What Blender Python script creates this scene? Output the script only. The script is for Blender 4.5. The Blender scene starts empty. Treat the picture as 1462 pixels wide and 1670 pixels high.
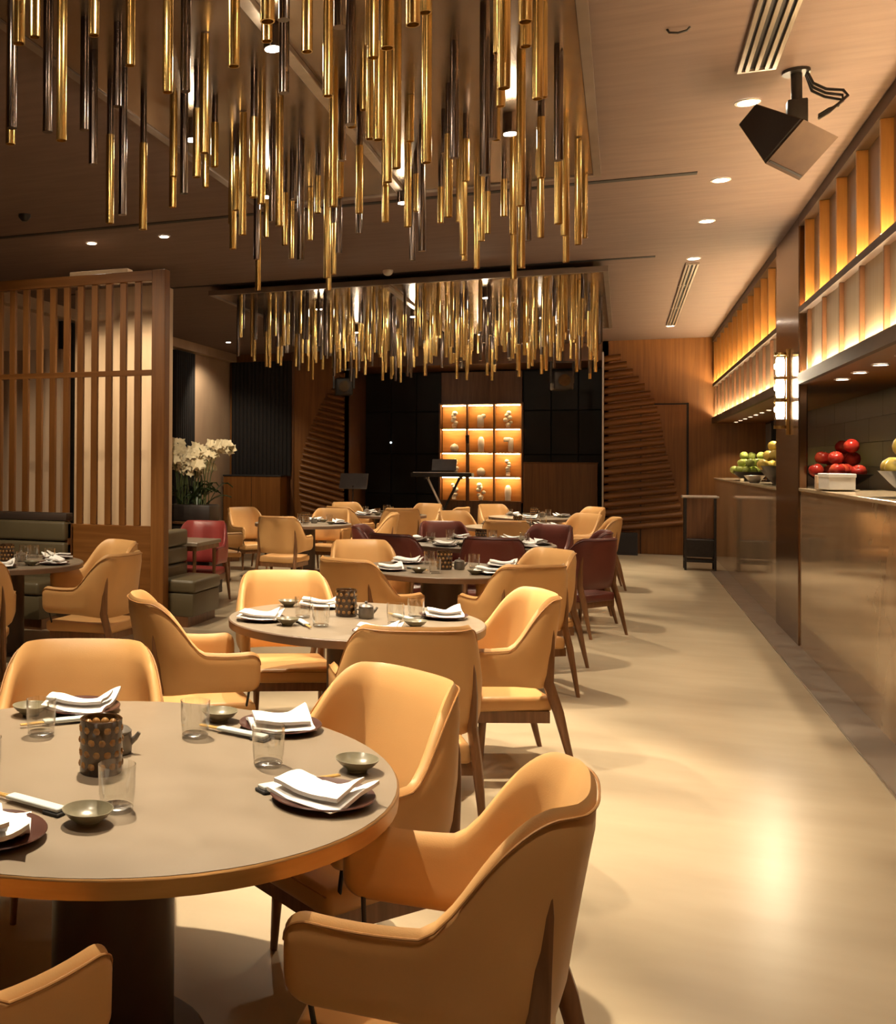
import bpy, bmesh, math, random
from mathutils import Vector, Matrix
R = math.radians
PI = math.pi
sc = bpy.context.scene
COL = sc.collection

# ------------------------------------------------------------------ camera
IMG_W, IMG_H = 1462, 1670
F_PX, CX, CY = 1676.1, 303.8, 737.7          # focal length and principal point of the (cropped) photograph
YAW, PITCH, ROLL, CAM_H = -.402, .008, .006, 1.6
def cam_axes():
    B = Matrix(((1,0,0),(0,0,-1),(0,1,0)))
    cy, sy = math.cos(YAW), math.sin(YAW); cp, sp = math.cos(PITCH), math.sin(PITCH); cr, sr = math.cos(ROLL), math.sin(ROLL)
    Ry = Matrix(((cy,0,-sy),(0,1,0),(sy,0,cy))); Rp = Matrix(((1,0,0),(0,cp,sp),(0,-sp,cp))); Rr = Matrix(((cr,-sr,0),(sr,cr,0),(0,0,1)))
    return Rr @ Rp @ Ry @ B
M = cam_axes()
cam = bpy.data.cameras.new('camera'); camo = bpy.data.objects.new('camera', cam); COL.objects.link(camo)
rt, dn, fw = M[0], M[1], M[2]
camo.matrix_world = Matrix(((rt[0],-dn[0],-fw[0],0),(rt[1],-dn[1],-fw[1],0),(rt[2],-dn[2],-fw[2],CAM_H),(0,0,0,1)))
cam.sensor_fit = 'VERTICAL'; cam.sensor_height = 36; cam.sensor_width = 36*IMG_W/IMG_H
cam.lens = F_PX/IMG_H*36
cam.shift_x = (IMG_W/2-CX)/IMG_H; cam.shift_y = -(IMG_H/2-CY)/IMG_H
cam.clip_start = .05
sc.camera = camo

# ------------------------------------------------------------------ exposure, world
sc.view_settings.view_transform = 'Standard'; sc.view_settings.look = 'None'
sc.view_settings.gamma = 1; sc.view_settings.use_curve_mapping = False
sc.view_settings.exposure = 0.0
sc.cycles.use_denoising = True
sc.cycles.max_bounces = 8; sc.cycles.diffuse_bounces = 4; sc.cycles.glossy_bounces = 5
sc.cycles.transmission_bounces = 8; sc.cycles.transparent_max_bounces = 12
sc.cycles.caustics_reflective = False; sc.cycles.caustics_refractive = False
sc.cycles.sample_clamp_indirect = 6
w = bpy.data.worlds.new('world'); sc.world = w; w.use_nodes = True
w.node_tree.nodes['Background'].inputs[0].default_value = (.9, .62, .4, 1)
w.node_tree.nodes['Background'].inputs[1].default_value = .01

# ------------------------------------------------------------------ lamps: powers used by the fixtures further down
WARM = (1.0, .825, .585)
P_AISLE, P_CANOPY, P_CANOPY2, P_LEFT, P_KITCHEN = 112, 500, 400, 180, 40
P_HEAD = 6
LED_UP, LED_LOW, LED_SHELF, SCONCE_E, LENS_E = 165, 330, 60, 34, 120

def spot(loc, power, target=None, size=70, blend=.35, color=WARM, rad=.03):
    l = bpy.data.lights.new('spot_lamp', 'SPOT'); l.energy = power; l.spot_size = R(size); l.spot_blend = blend
    l.color = color; l.shadow_soft_size = rad
    o = bpy.data.objects.new('spot_lamp', l); COL.objects.link(o); o.location = loc
    if target is not None:
        o.rotation_euler = (Vector(target)-Vector(loc)).to_track_quat('-Z', 'Y').to_euler()
    return o

# ------------------------------------------------------------------ materials
def mat(name, c1, rough=.5, c2=None, scale=(1,1,1), detail=3, metal=0, bump=0, bscale=None, coat=0, spec=.5, emit=None, estr=0, lo=.35, hi=.65, distort=0, trans=0, ior=1.45, alpha=1, rough2=None):
    m = bpy.data.materials.new(name); m.use_nodes = True
    nt = m.node_tree; b = nt.nodes['Principled BSDF']
    b.inputs['Base Color'].default_value = (*c1, 1); b.inputs['Roughness'].default_value = rough
    b.inputs['Metallic'].default_value = metal; b.inputs['Specular IOR Level'].default_value = spec
    b.inputs['Coat Weight'].default_value = coat; b.inputs['Coat Roughness'].default_value = .08
    b.inputs['Transmission Weight'].default_value = trans; b.inputs['IOR'].default_value = ior
    if emit: b.inputs['Emission Color'].default_value = (*emit, 1); b.inputs['Emission Strength'].default_value = estr
    if c2 or bump or rough2 is not None:
        tc = nt.nodes.new('ShaderNodeTexCoord'); mp = nt.nodes.new('ShaderNodeMapping'); mp.inputs['Scale'].default_value = scale
        nt.links.new(tc.outputs['Object'], mp.inputs['Vector'])
        n = nt.nodes.new('ShaderNodeTexNoise'); n.inputs['Scale'].default_value = 1; n.inputs['Detail'].default_value = detail
        n.inputs['Distortion'].default_value = distort
        nt.links.new(mp.outputs['Vector'], n.inputs['Vector'])
        if c2:
            r = nt.nodes.new('ShaderNodeValToRGB'); r.color_ramp.elements[0].position = lo; r.color_ramp.elements[1].position = hi
            r.color_ramp.elements[0].color = (*c1, 1); r.color_ramp.elements[1].color = (*c2, 1)
            nt.links.new(n.outputs['Fac'], r.inputs['Fac']); nt.links.new(r.outputs['Color'], b.inputs['Base Color'])
        if rough2 is not None:
            mr = nt.nodes.new('ShaderNodeMapRange'); mr.inputs['From Min'].default_value = .3; mr.inputs['From Max'].default_value = .7
            mr.inputs['To Min'].default_value = rough; mr.inputs['To Max'].default_value = rough2
            nt.links.new(n.outputs['Fac'], mr.inputs['Value']); nt.links.new(mr.outputs['Result'], b.inputs['Roughness'])
        if bump:
            src = n
            if bscale:
                mp2 = nt.nodes.new('ShaderNodeMapping'); mp2.inputs['Scale'].default_value = bscale
                nt.links.new(tc.outputs['Object'], mp2.inputs['Vector'])
                src = nt.nodes.new('ShaderNodeTexNoise'); src.inputs['Scale'].default_value = 1; src.inputs['Detail'].default_value = 4
                nt.links.new(mp2.outputs['Vector'], src.inputs['Vector'])
            bp = nt.nodes.new('ShaderNodeBump'); bp.inputs['Strength'].default_value = bump; bp.inputs['Distance'].default_value = .01
            nt.links.new(src.outputs['Fac'], bp.inputs['Height']); nt.links.new(bp.outputs['Normal'], b.inputs['Normal'])
    return m
def emitter(name, col, s):
    m = bpy.data.materials.new(name); m.use_nodes = True; nt = m.node_tree; nt.nodes.clear()
    e = nt.nodes.new('ShaderNodeEmission'); o = nt.nodes.new('ShaderNodeOutputMaterial')
    e.inputs[0].default_value = (*col, 1); e.inputs[1].default_value = s; nt.links.new(e.outputs[0], o.inputs[0]); return m
def thin_glass(name, tint=(.97,.97,.96), rough=.02, base=.05, edge=.85):
    m = bpy.data.materials.new(name); m.use_nodes = True; nt = m.node_tree; nt.nodes.clear()
    t = nt.nodes.new('ShaderNodeBsdfTransparent'); g = nt.nodes.new('ShaderNodeBsdfGlossy'); f = nt.nodes.new('ShaderNodeLayerWeight'); pw = nt.nodes.new('ShaderNodeMath'); pw.operation = 'POWER'; pw.inputs[1].default_value = 2.6; ml = nt.nodes.new('ShaderNodeMath'); ml.operation = 'MULTIPLY_ADD'; ml.inputs[1].default_value = edge; ml.inputs[2].default_value = base; nt.links.new(f.outputs['Facing'], pw.inputs[0]); nt.links.new(pw.outputs[0], ml.inputs[0])
    x = nt.nodes.new('ShaderNodeMixShader'); o = nt.nodes.new('ShaderNodeOutputMaterial')
    t.inputs[0].default_value = (*tint, 1); g.inputs[0].default_value = (1,1,1,1); g.inputs['Roughness'].default_value = rough
    nt.links.new(ml.outputs[0], x.inputs[0]); nt.links.new(t.outputs[0], x.inputs[1]); nt.links.new(g.outputs[0], x.inputs[2]); nt.links.new(x.outputs[0], o.inputs[0])
    return m

MT = dict(
 floor=mat('floor_stone', (.405,.322,.214), .27, (.485,.395,.27), (1.2,3.0,1), 6, lo=.25, hi=.75),
 strip=mat('dark_floor_border', (.165,.125,.095), .3, (.22,.175,.135), (3,5,1), 6, rough2=.45),
 ceiling=mat('ceiling_plaster', (.128,.080,.064), .8, (.150,.095,.076), (2,14,1), 6, bump=.06, bscale=(10,90,1)),
 wallb=mat('beige_wall', (.37,.25,.165), .7, (.42,.29,.19), (3,3,1.2), 5),
 pier=mat('beige_pier', (.52,.36,.22), .6, (.58,.41,.26), (14,14,1.2), 5),
 dark=mat('black_glass_panel', (.006,.0038,.0032), .34, (.009,.0055,.0045), (2,2,2), 3, spec=.22),
 darkmatte=mat('black_matte', (.012,.010,.010), .6, (.018,.015,.014), (6,6,6), 3),
 drape=mat('black_drape', (.009,.007,.007), .9, (.013,.010,.010), (20,20,2), 3),
 wood=mat('oak_veneer', (.155,.055,.009), .42, (.215,.084,.017), (26,26,1.1), 6, distort=.5, rough2=.5),
 woodh=mat('oak_veneer_horizontal', (.150,.053,.009), .40, (.210,.082,.017), (1.2,26,26), 6, distort=.5, rough2=.5),
 wooddk=mat('walnut', (.12,.050,.020), .36, (.185,.082,.033), (22,22,1.4), 6, distort=.4),
 legwood=mat('walnut_leg', (.155,.070,.028), .34, (.225,.105,.045), (40,40,3), 5, distort=.4),
 leather=mat('tan_leather', (.585,.328,.126), .42, (.63,.36,.143), (3,3,3), 3, bump=.05, bscale=(260,260,260), spec=.4),
 leathers=mat('tan_leather_seam', (.36,.17,.05), .5),
 red=mat('burgundy_leather', (.125,.030,.020), .4, (.145,.036,.025), (3,3,3), 3, bump=.05, bscale=(260,260,260)),
 reds=mat('burgundy_seam', (.06,.010,.010), .5),
 crimson=mat('crimson_leather', (.25,.038,.034), .38, (.28,.046,.04), (3,3,3), 3),
 green=mat('olive_leather', (.080,.060,.030), .45, (.096,.073,.038), (3,3,3), 3, bump=.05, bscale=(200,200,200)),
 greentop=mat('banquette_cap', (.035,.022,.016), .45, (.045,.028,.02), (2,18,18), 3),
 top=mat('table_top', (.225,.176,.125), .30, (.25,.196,.14), (8,8,8), 4, rough2=.40),
 brassedge=mat('table_edge_bronze', (.42,.235,.085), .4, (.36,.19,.065), (4,4,30), 3, metal=.75),
 edgedk=mat('table_edge_brown', (.16,.10,.065), .38, (.19,.125,.085), (4,4,20), 3),
 ped=mat('pedestal_bronze', (.050,.030,.020), .45, (.065,.040,.027), (8,8,2), 3, metal=.3),
 plate=mat('plum_brown_ceramic', (.060,.024,.018), .28, (.085,.036,.026), (9,9,9), 4),
 napkin=mat('white_linen', (.86,.84,.81), .8, (.90,.88,.85), (20,20,20), 4, bump=.04, bscale=(300,300,300)),
 bowl=mat('olive_glaze', (.165,.145,.095), .28, (.215,.19,.125), (14,14,30), 4),
 pewter=mat('pewter', (.16,.14,.12), .34, (.20,.18,.155), (16,16,16), 3, metal=.5),
 sleeve=mat('pale_grey_sleeve', (.46,.50,.50), .5, (.52,.56,.56), (30,30,30), 3),
 chop=mat('gilt_chopstick', (.62,.38,.12), .4, (.70,.44,.15), (60,60,60), 3),
 amber=mat('brown_glass', (.035,.017,.008), .12, (.06,.03,.012), (20,20,20), 3, spec=.8),
 amberdot=mat('amber_glass_dot', (.20,.095,.028), .15, (.30,.15,.045), (20,20,20), 3, spec=.8),
 wax=mat('candle_wax', (.8,.72,.55), .5, emit=(1,.62,.25), estr=.6),
 brass=mat('brushed_brass', (.74,.535,.215), .22, (.66,.46,.17), (3,3,.6), 2, metal=1, rough2=.25),
 gun=mat('gunmetal', (.125,.10,.095), .2, (.16,.13,.12), (3,3,.6), 3, metal=1),
 canopy=mat('bronze_mirror_canopy', (.30,.215,.145), .17, (.34,.245,.165), (3,3,3), 3, metal=.85, rough2=.26),
 canopyrim=mat('canopy_rim', (.17,.125,.10), .45, (.20,.15,.12), (5,5,5), 3, metal=.4),
 track=mat('track_metal', (.50,.42,.34), .35, (.55,.46,.38), (6,20,6), 3, metal=.8),
 blackmetal=mat('black_metal', (.018,.014,.012), .4, (.026,.02,.018), (20,20,20), 3, metal=.3),
 steel=mat('satin_steel', (.55,.50,.45), .3, (.62,.57,.52), (30,30,4), 3, metal=1),
 bronzecol=mat('polished_bronze_panel', (.22,.125,.068), .17, (.25,.145,.08), (10,10,.6), 4, metal=.92),
 counter=mat('polished_stone_front', (.56,.40,.25), .06, (.64,.47,.30), (2.5,2.5,2.0), 7, metal=.42, spec=.8, distort=1.0, rough2=.11),
 countertop=mat('counter_stone_top', (.46,.35,.22), .2, (.52,.40,.26), (4,4,4), 5),
 finw=mat('fin_wood', (.30,.135,.036), .36, (.38,.18,.052), (30,30,1.5), 5),
 finback=mat('fin_back_veneer', (.15,.080,.040), .42, (.19,.105,.055), (5,40,1.5), 6),
 lowback=mat('champagne_panel', (.36,.255,.155), .5, (.41,.295,.18), (4,30,1.2), 5),
 rail=mat('bronze_rail', (.060,.031,.016), .55, (.078,.042,.022), (4,4,20), 3, spec=.3),
 tile=mat('dark_glazed_tile', (.024,.014,.011), .32, (.031,.019,.015), (3,3,9), 4),
 grout=mat('tile_joint', (.012,.009,.008), .7),
 honey=mat('honey_wood', (.44,.185,.040), .45, (.52,.235,.06), (3,3,16), 5),
 alab=mat('alabaster', (.82,.74,.62), .5, (.90,.82,.70), (18,18,18), 4),
 leaf=mat('orchid_leaf', (.022,.040,.014), .35, (.035,.058,.020), (9,9,9), 3),
 petal=mat('cream_petal', (.66,.56,.36), .6, (.74,.64,.43), (30,30,30), 3),
 stem=mat('orchid_stem', (.07,.09,.03), .5),
 pot=mat('dark_planter', (.022,.015,.013), .5, (.03,.022,.018), (9,9,30), 3),
 apple_g=mat('green_apple_skin', (.42,.50,.09), .3, (.55,.58,.16), (22,22,22), 4),
 apple_r=mat('red_apple_skin', (.42,.028,.018), .25, (.60,.12,.045), (18,18,8), 4, lo=.45, hi=.8),
 apple_y=mat('golden_fruit_skin', (.60,.40,.06), .35, (.70,.52,.12), (18,18,18), 4),
 blackbowl=mat('black_bowl', (.020,.014,.015), .3, (.03,.022,.022), (12,12,12), 3),
 whitecard=mat('white_card', (.82,.80,.75), .5, (.86,.84,.79), (20,20,20), 3),
 spk=mat('loudspeaker_shell', (.060,.026,.010), .65, (.072,.034,.014), (12,12,12), 3),
 mesh=mat('loudspeaker_mesh', (.012,.008,.007), .7, (.02,.014,.012), (200,200,200), 2),
 white=mat('white_plastic', (.62,.56,.50), .4, (.68,.62,.56), (20,20,20), 3),
 silver=mat('satin_aluminium', (.50,.42,.34), .36, (.56,.47,.38), (60,4,60), 3, metal=.9),
 slot=mat('dark_slot', (.012,.009,.008), .8, (.018,.013,.012), (20,20,20), 2),
 screen=mat('grey_monitor', (.10,.095,.10), .3, (.13,.12,.125), (5,5,5), 3),
 keyw=mat('piano_keys', (.75,.66,.6), .35, (.8,.71,.65), (30,30,30), 2),
 glass=thin_glass('clear_glass', (.97,.97,.96), .03, .07, .95),
 glassbase=thin_glass('glass_foot', (.96,.96,.95), .16, .22, .78),
 frost=thin_glass('sconce_glass', (.95,.93,.9), .05),
 lens=emitter('lamp_lens', (1,.88,.70), LENS_E),
 lensdim=emitter('small_lamp_lens', (1,.86,.66), 26),
 ledup=emitter('led_strip_amber', (1,.66,.27), LED_UP),
 ledlow=emitter('led_strip_warm', (1,.80,.50), LED_LOW),
 ledshelf=emitter('led_strip_shelf', (1,.72,.36), LED_SHELF),
 bulb=emitter('sconce_bulb', (1,.88,.66), SCONCE_E),
 indicator=emitter('indicator_light', (.8,.95,1), 4),
)

# ------------------------------------------------------------------ mesh helpers
class MB:
    def __init__(s): s.bm = bmesh.new(); s.mi = 0
    def _mark(s, faces):
        for f in faces: f.material_index = s.mi
    def box(s, x0,x1,y0,y1,z0,z1, bev=0, seg=2):
        r = bmesh.ops.create_cube(s.bm, size=1)
        vs = r['verts']
        for v in vs:
            v.co = Vector((x0 if v.co.x<0 else x1, y0 if v.co.y<0 else y1, z0 if v.co.z<0 else z1))
        fs = {f for v in vs for f in v.link_faces}
        s._mark(fs)
        if bev:
            es = list({e for v in vs for e in v.link_edges})
            rr = bmesh.ops.bevel(s.bm, geom=es, offset=bev, segments=seg, profile=.5, affect='EDGES')
            s._mark(rr['faces'])
        return s
    def tube(s, pts, rad, n=8, caps=True):
        pts = [Vector(p) for p in pts]
        if not isinstance(rad, (list,tuple)): rad = [rad]*len(pts)
        rings = []; prev = None
        for i, p in enumerate(pts):
            if i == 0: d = pts[1]-pts[0]
            elif i == len(pts)-1: d = pts[-1]-pts[-2]
            else: d = pts[i+1]-pts[i-1]
            d.normalize()
            if prev is None:
                a = Vector((0,0,1)) if abs(d.z) < .9 else Vector((1,0,0))
                u = d.cross(a).normalized()
            else:
                u = (prev - d*prev.dot(d)).normalized()
            prev = u; v = d.cross(u)
            rings.append([s.bm.verts.new(p+(u*math.cos(2*PI*k/n)+v*math.sin(2*PI*k/n))*rad[i]) for k in range(n)])
        fs = []
        for a, b in zip(rings, rings[1:]):
            for k in range(n): fs.append(s.bm.faces.new((a[k], a[(k+1)%n], b[(k+1)%n], b[k])))
        if caps:
            fs.append(s.bm.faces.new(rings[0][::-1])); fs.append(s.bm.faces.new(rings[-1]))
        s._mark(fs); return s
    def lathe(s, prof, n=32, c=(0,0,0), close=False):
        rings = []
        for r, z in prof:
            if r < 1e-5: rings.append([s.bm.verts.new((c[0], c[1], c[2]+z))])
            else: rings.append([s.bm.verts.new((c[0]+r*math.cos(2*PI*k/n), c[1]+r*math.sin(2*PI*k/n), c[2]+z)) for k in range(n)])
        fs = []
        prs = list(zip(rings, rings[1:]))
        if close: prs.append((rings[-1], rings[0]))
        for a, b in prs:
            for k in range(n):
                k2 = (k+1) % n
                if len(a) == 1 and len(b) == 1: continue
                if len(a) == 1: fs.append(s.bm.faces.new((a[0], b[k2], b[k])))
                elif len(b) == 1: fs.append(s.bm.faces.new((a[k], a[k2], b[0])))
                else: fs.append(s.bm.faces.new((a[k], a[k2], b[k2], b[k])))
        s._mark(fs); return s
    def ball(s, c, r, sc3=(1,1,1), seg=12, rings=8):
        rr = bmesh.ops.create_uvsphere(s.bm, u_segments=seg, v_segments=rings, radius=r)
        for v in rr['verts']: v.co = Vector((v.co.x*sc3[0]+c[0], v.co.y*sc3[1]+c[1], v.co.z*sc3[2]+c[2]))
        s._mark({f for v in rr['verts'] for f in v.link_faces}); return s
    def hexa(s, p):   # 8 corners: bottom 4 (ccw), top 4
        v = [s.bm.verts.new(q) for q in p]
        fs = [s.bm.faces.new([v[i] for i in f]) for f in ((3,2,1,0),(4,5,6,7),(0,1,5,4),(1,2,6,5),(2,3,7,6),(3,0,4,7))]
        s._mark(fs); return s
    def xform(s, m): bmesh.ops.transform(s.bm, matrix=m, verts=s.bm.verts); return s
    def mesh(s, name, mats, smooth=True, angle=40):
        bmesh.ops.recalc_face_normals(s.bm, faces=s.bm.faces)
        me = bpy.data.meshes.new(name); s.bm.to_mesh(me); s.bm.free()
        for m in (mats if isinstance(mats, (list,tuple)) else [mats]): me.materials.append(m)
        if smooth:
            me.shade_smooth(); me.set_sharp_from_angle(angle=R(angle))
        return me
    def obj(s, name, mats, parent=None, smooth=True, angle=40):
        return link(name, s.mesh(name, mats, smooth, angle), parent)

def link(name, me, parent=None, loc=None, rz=None):
    o = bpy.data.objects.new(name, me); COL.objects.link(o)
    if parent: o.parent = parent
    if loc is not None: o.location = loc
    if rz is not None: o.rotation_euler = (0,0,rz)
    return o
def tag(o, label=None, cat=None, group=None, kind=None):
    if label: o['label'] = label
    if cat: o['category'] = cat
    if group: o['group'] = group
    if kind: o['kind'] = kind
    return o
def thing(name, label, cat, loc=(0,0,0), rz=0, group=None):
    o = bpy.data.objects.new(name, None); COL.objects.link(o); o.location = loc; o.rotation_euler = (0,0,rz)
    o.empty_display_size = .1
    return tag(o, label, cat, group)
def dup(root, loc, rz, label=None, group=None, scale=None):
    r = root.copy(); COL.objects.link(r); r.location = loc; r.rotation_euler = (0,0,rz)
    if scale: r.scale = scale
    if label: r['label'] = label
    if group: r['group'] = group
    for ch in root.children:
        c = ch.copy(); COL.objects.link(c); c.parent = r
        for g in ch.children:
            d = g.copy(); COL.objects.link(d); d.parent = c
    return r
def struct(name, mb, m, smooth=False):
    return tag(mb.obj(name, m, None, smooth), kind='structure')
def face(f): return math.atan2(-f[0], f[1])
rnd = random.Random(7)

# ================================================================== SETTING
XW, YB, ZC = 1.434, 19.9, 3.79          # counter plane, back wall, ceiling
XL, YR = -7.5, -3.2                     # left wall, wall behind the camera
XK = 2.25                               # kitchen wall
struct('floor', MB().box(XL-.1, XK+.1, YR, YB+1.7, -.1, 0), MT['floor'])
ceil = struct('ceiling', MB().box(XL-.1, XK+.1, YR, YB+1.7, ZC, ZC+.1), MT['ceiling'])
struct('floor_border', MB().box(1.215, XW, YR, 17.25, 0, .004), MT['strip'])
struct('trim_1', MB().box(1.206, 1.215, YR, 17.25, 0, .006), MT['steel'])
struct('wall_rear', MB().box(XL, XK, YR-.1, YR, 0, ZC), MT['wallb'])
wl = struct('wall_left', MB().box(XL-.1, XL, YR, YB+.1, 0, ZC), MT['wallb'])
def child(parent, name, mb, m, smooth=False): return mb.obj(name, m, parent, smooth)
child(wl, 'cornice', MB().box(XL, XL+.16, YR, YB, 3.63, ZC), MT['wallb'])
# dark hangings along the left wall
for k, (y0, y1) in enumerate(((16.95, 17.85), (12.9, 13.9), (9.8, 10.7))):
    mb = MB(); n = 9
    for i in range(n):
        a = y0+(y1-y0)*(i+.5)/n; mb.tube([(XL+.05, a, .05), (XL+.05, a, 3.6)], (y1-y0)/n*.56, 8)
    tag(mb.obj('curtain', MT['drape'], None), ['narrow black curtain on the beige side wall beside the orchids','black curtain on the side wall seen between the screen slats','black curtain on the side wall far behind the green banquette'][k], 'curtain')

# ---- back wall: oak panelling both sides of a dark stage recess
wb = struct('wall_back', MB().box(-.34, XK, YB, YB+.1, 0, ZC).box(-6.12, -5.0, YB, YB+.1, 0, ZC).box(XL, -6.12, YB+.06, YB+.16, 0, ZC), MT['wood'])
DOOR = struct('door_1', MB().box(.30, 1.02, YB-.012, YB, .01, 2.63), MT['wood'])
mb = MB().box(1.02, 1.055, YB-.02, YB, 0, 2.66).box(.285, .30, YB-.016, YB, 0, 2.66).box(.285, 1.055, YB-.02, YB, 2.63, 2.655)
child(DOOR, 'door_gap', mb, MT['slot'])
struct('stage_wall', MB().box(-5.1, -.2, YB+1.55, YB+1.65, 0, ZC), MT['grout'])
struct('stage_side', MB().box(-5.1, -5.0, YB, YB+1.6, 0, ZC), MT['wooddk'])
struct('stage_side', MB().box(-.34, -.24, YB, YB+1.6, 0, ZC), MT['wooddk'])
struct('stage_head', MB().box(-5.0, -.34, YB+.02, YB+1.6, 3.45, ZC-.01), MT['wooddk'])
st = struct('stage_floor', MB().box(-5.0, -.34, YB, YB+1.6, 0, .10), MT['darkmatte'])
struct('trim_2', MB().box(-.345, -.318, YB-.03, YB+.01, .3, ZC-.2), MT['track'])
panels = bpy.data.objects['stage_wall']
xs = [-4.99, -4.45, -3.93, -3.42, -1.83, -1.30, -.80, -.36]
pm = {}
for i, (a, b) in enumerate(zip(xs, xs[1:])):
    if i == 3: continue
    for (z0, z1) in ((.12, .93), (.95, 1.75), (1.77, 2.62), (2.64, 3.42)):
        MB().box(a+.008, b-.008, YB+1.5, YB+1.54, z0, z1, .004, 1).obj('panel', MT['dark'], panels, False)
MB().box(-3.41, -1.84, YB+1.40, YB+1.54, 2.78, 3.42, .004, 1).obj('panel', MT['wooddk'], panels, False)
MB().box(-3.41, -1.84, YB+1.30, YB+1.54, .10, .80, .004, 1).obj('panel', MT['wooddk'], panels, False)

# ---- carved wave slats (each slat a part of the wall)
def lerp_tab(tab, z):
    for (z0, v0), (z1, v1) in zip(tab, tab[1:]):
        if z0 <= z <= z1: return v0+(v1-v0)*(z-z0)/(z1-z0)
    return tab[0][1] if z < tab[0][0] else tab[-1][1]
def wave(side):
    if side > 0: tab = [(.30,.99),(.7,.93),(1.13,.83),(1.77,.68),(2.3,.60),(2.69,.48),(3.07,.23),(3.58,-.12)]; xa = -.31; pitch = .145; sl = .12; z = .36; zt = 3.55
    else: tab = [(.3,-5.88),(.75,-5.97),(1.2,-5.98),(1.75,-5.88),(2.24,-5.72),(2.7,-5.52),(3.09,-5.28),(3.5,-5.1)]; xa = -5.06; pitch = .118; sl = -.25; z = .30; zt = 3.25
    while z < zt:
        xb = lerp_tab(tab, z+(.06 if side > 0 else .12))
        if abs(xb-xa) > .06:
            za, zb = z, z+sl*(xb-xa)*(1 if side > 0 else 1)
            if side < 0: za, zb = z-.0, z+(-.25)*(xb-xa)
            h = pitch*.80
            mb = MB(); d0 = YB-.004; n = 5
            ring = []
            for (x, zz) in ((xa, za), (xb, zb)):
                k = 1 if x == xa else .55
                ring.append([mb.bm.verts.new((x, d0-dy*k, zz+dz)) for dy, dz in ((0,0),(.042,.004),(.084,.030),(.088,.058),(.056,h*.86),(0,h))])
            fs = []
            for j in range(5): fs.append(mb.bm.faces.new((ring[0][j], ring[0][j+1], ring[1][j+1], ring[1][j])))
            mb.bm.faces.new(ring[0]); mb.bm.faces.new(ring[1][::-1])
            mb.obj('slat', MT['woodh'], wb, True, 60)
        z += pitch
wave(1); wave(-1)
struct('trim_3', MB().box(-6.16, -6.10, YB-.03, YB, 0, ZC), MT['wooddk'])

# left part of the back wall: black drape over a low oak cabinet
mb = MB(); n = 15
for i in range(n):
    a = -7.42+1.28*(i+.5)/n
    mb.tube([(a, YB-.05, 1.30), (a, YB-.05, 3.62)], 1.28/n*.55, 8)
tag(mb.obj('curtain', MT['drape'], None), 'wide black pleated curtain above the low oak cabinet at the back', 'curtain')
t = thing('low_cabinet', 'low oak cabinet standing under the black pleated curtain', 'cabinet', (-6.82, YB-.30, 0))
MB().box(-.60, .60, -.22, .22, 0, 1.29, .005, 1).obj('body', MT['wood'], t, False)
MB().box(-.61, .61, -.23, .23, 1.29, 1.32, .004, 1).obj('top', MT['darkmatte'], t, False)
MB().box(-.003, .003, -.224, -.21, .03, 1.27).obj('door_joint', MT['slot'], t, False)

# ---- right wall: two tiers of back-lit fins, soffit, column, counters
wr = struct('wall_right', MB().box(XW+.09, XW+.16, YR, YB, 2.38, ZC), MT['finback'])
FIN0 = 10.18
fin_ys = [FIN0-.70*k for k in range(0, 20)] + [11.95+.655*k for k in range(0, 13)]
fin_up = MB().box(0, .092, -.016, .016, 3.0, 3.70, .004, 1).mesh('fin', MT['finw'], False)
fin_lo = MB().box(.018, .092, -.011, .011, 2.40, 2.93, .004, 1).mesh('fin', MT['wooddk'], False)
for y in fin_ys:
    if y < YR+.1: continue
    link('fin', fin_up, wr, (XW, y, 0)); link('fin', fin_lo, wr, (XW, y, 0))
for (y0, y1) in ((YR, 10.43), (11.87, YB)):
    ys = sorted([y for y in fin_ys if y0 <= y <= y1]); ys = [y0]+ys+[y1]
    for a, b in zip(ys, ys[1:]):
        if b-a < .1: continue
        MB().box(XW+.068, XW+.088, a+.017, b-.017, 2.97, 3.70).obj('panel', MT['finback'], wr, False)
        MB().box(XW+.050, XW+.088, a+.012, b-.012, 2.40, 2.93).obj('panel', MT['lowback'], wr, False)
    # rails with a lip that hides the strips
    MB().box(XW-.008, XW+.09, y0, y1, 2.93, 2.965).box(XW-.008, XW+.006, y0, y1, 2.965, 2.985).obj('rail', MT['rail'], wr, False)
    MB().box(XW-.012, XW+.09, y0, y1, 3.70, ZC).obj('rail', MT['rail'], wr, False)
    MB().box(XW-.02, XW+.02, y0, y1, 2.30, 2.395).obj('fascia', MT['rail'], wr, False)
    MB().box(XW+.030, XW+.052, y0+.05, y1-.05, 2.966, 2.976).obj('led_strip', MT['ledup'], wr, False)
    MB().box(XW+.022, XW+.044, y0+.05, y1-.05, 2.372, 2.384).obj('led_strip', MT['ledlow'], wr, False)
sof = struct('soffit', MB().box(XW+.02, XK, YR, YB, 2.30, 2.37), MT['wood'])
for (y0, y1) in ((YR, 10.43), (11.87, YB)):
    pass
wk = struct('wall_kitchen', MB().box(XK, XK+.1, YR, YB, 0, 2.4), MT['grout'])
tile = {}
for r in range(5):
    z0 = 1.10+r*.24
    y = 4.2+(.6 if r % 2 else 0)
    while y < 18.6:
        key = 'a'
        if key not in tile: tile[key] = MB().box(-.010, 0, .0015, 1.1985, .0015, .2385, .002, 1).mesh('tile', MT['tile'], False)
        link('tile', tile[key], wk, (XK, y, z0)); y += 1.2
colm = struct('column', MB().box(XW-.012, XW+.06, 10.43, 11.87, 0, ZC, .010, 2), MT['bronzecol'])

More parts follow.
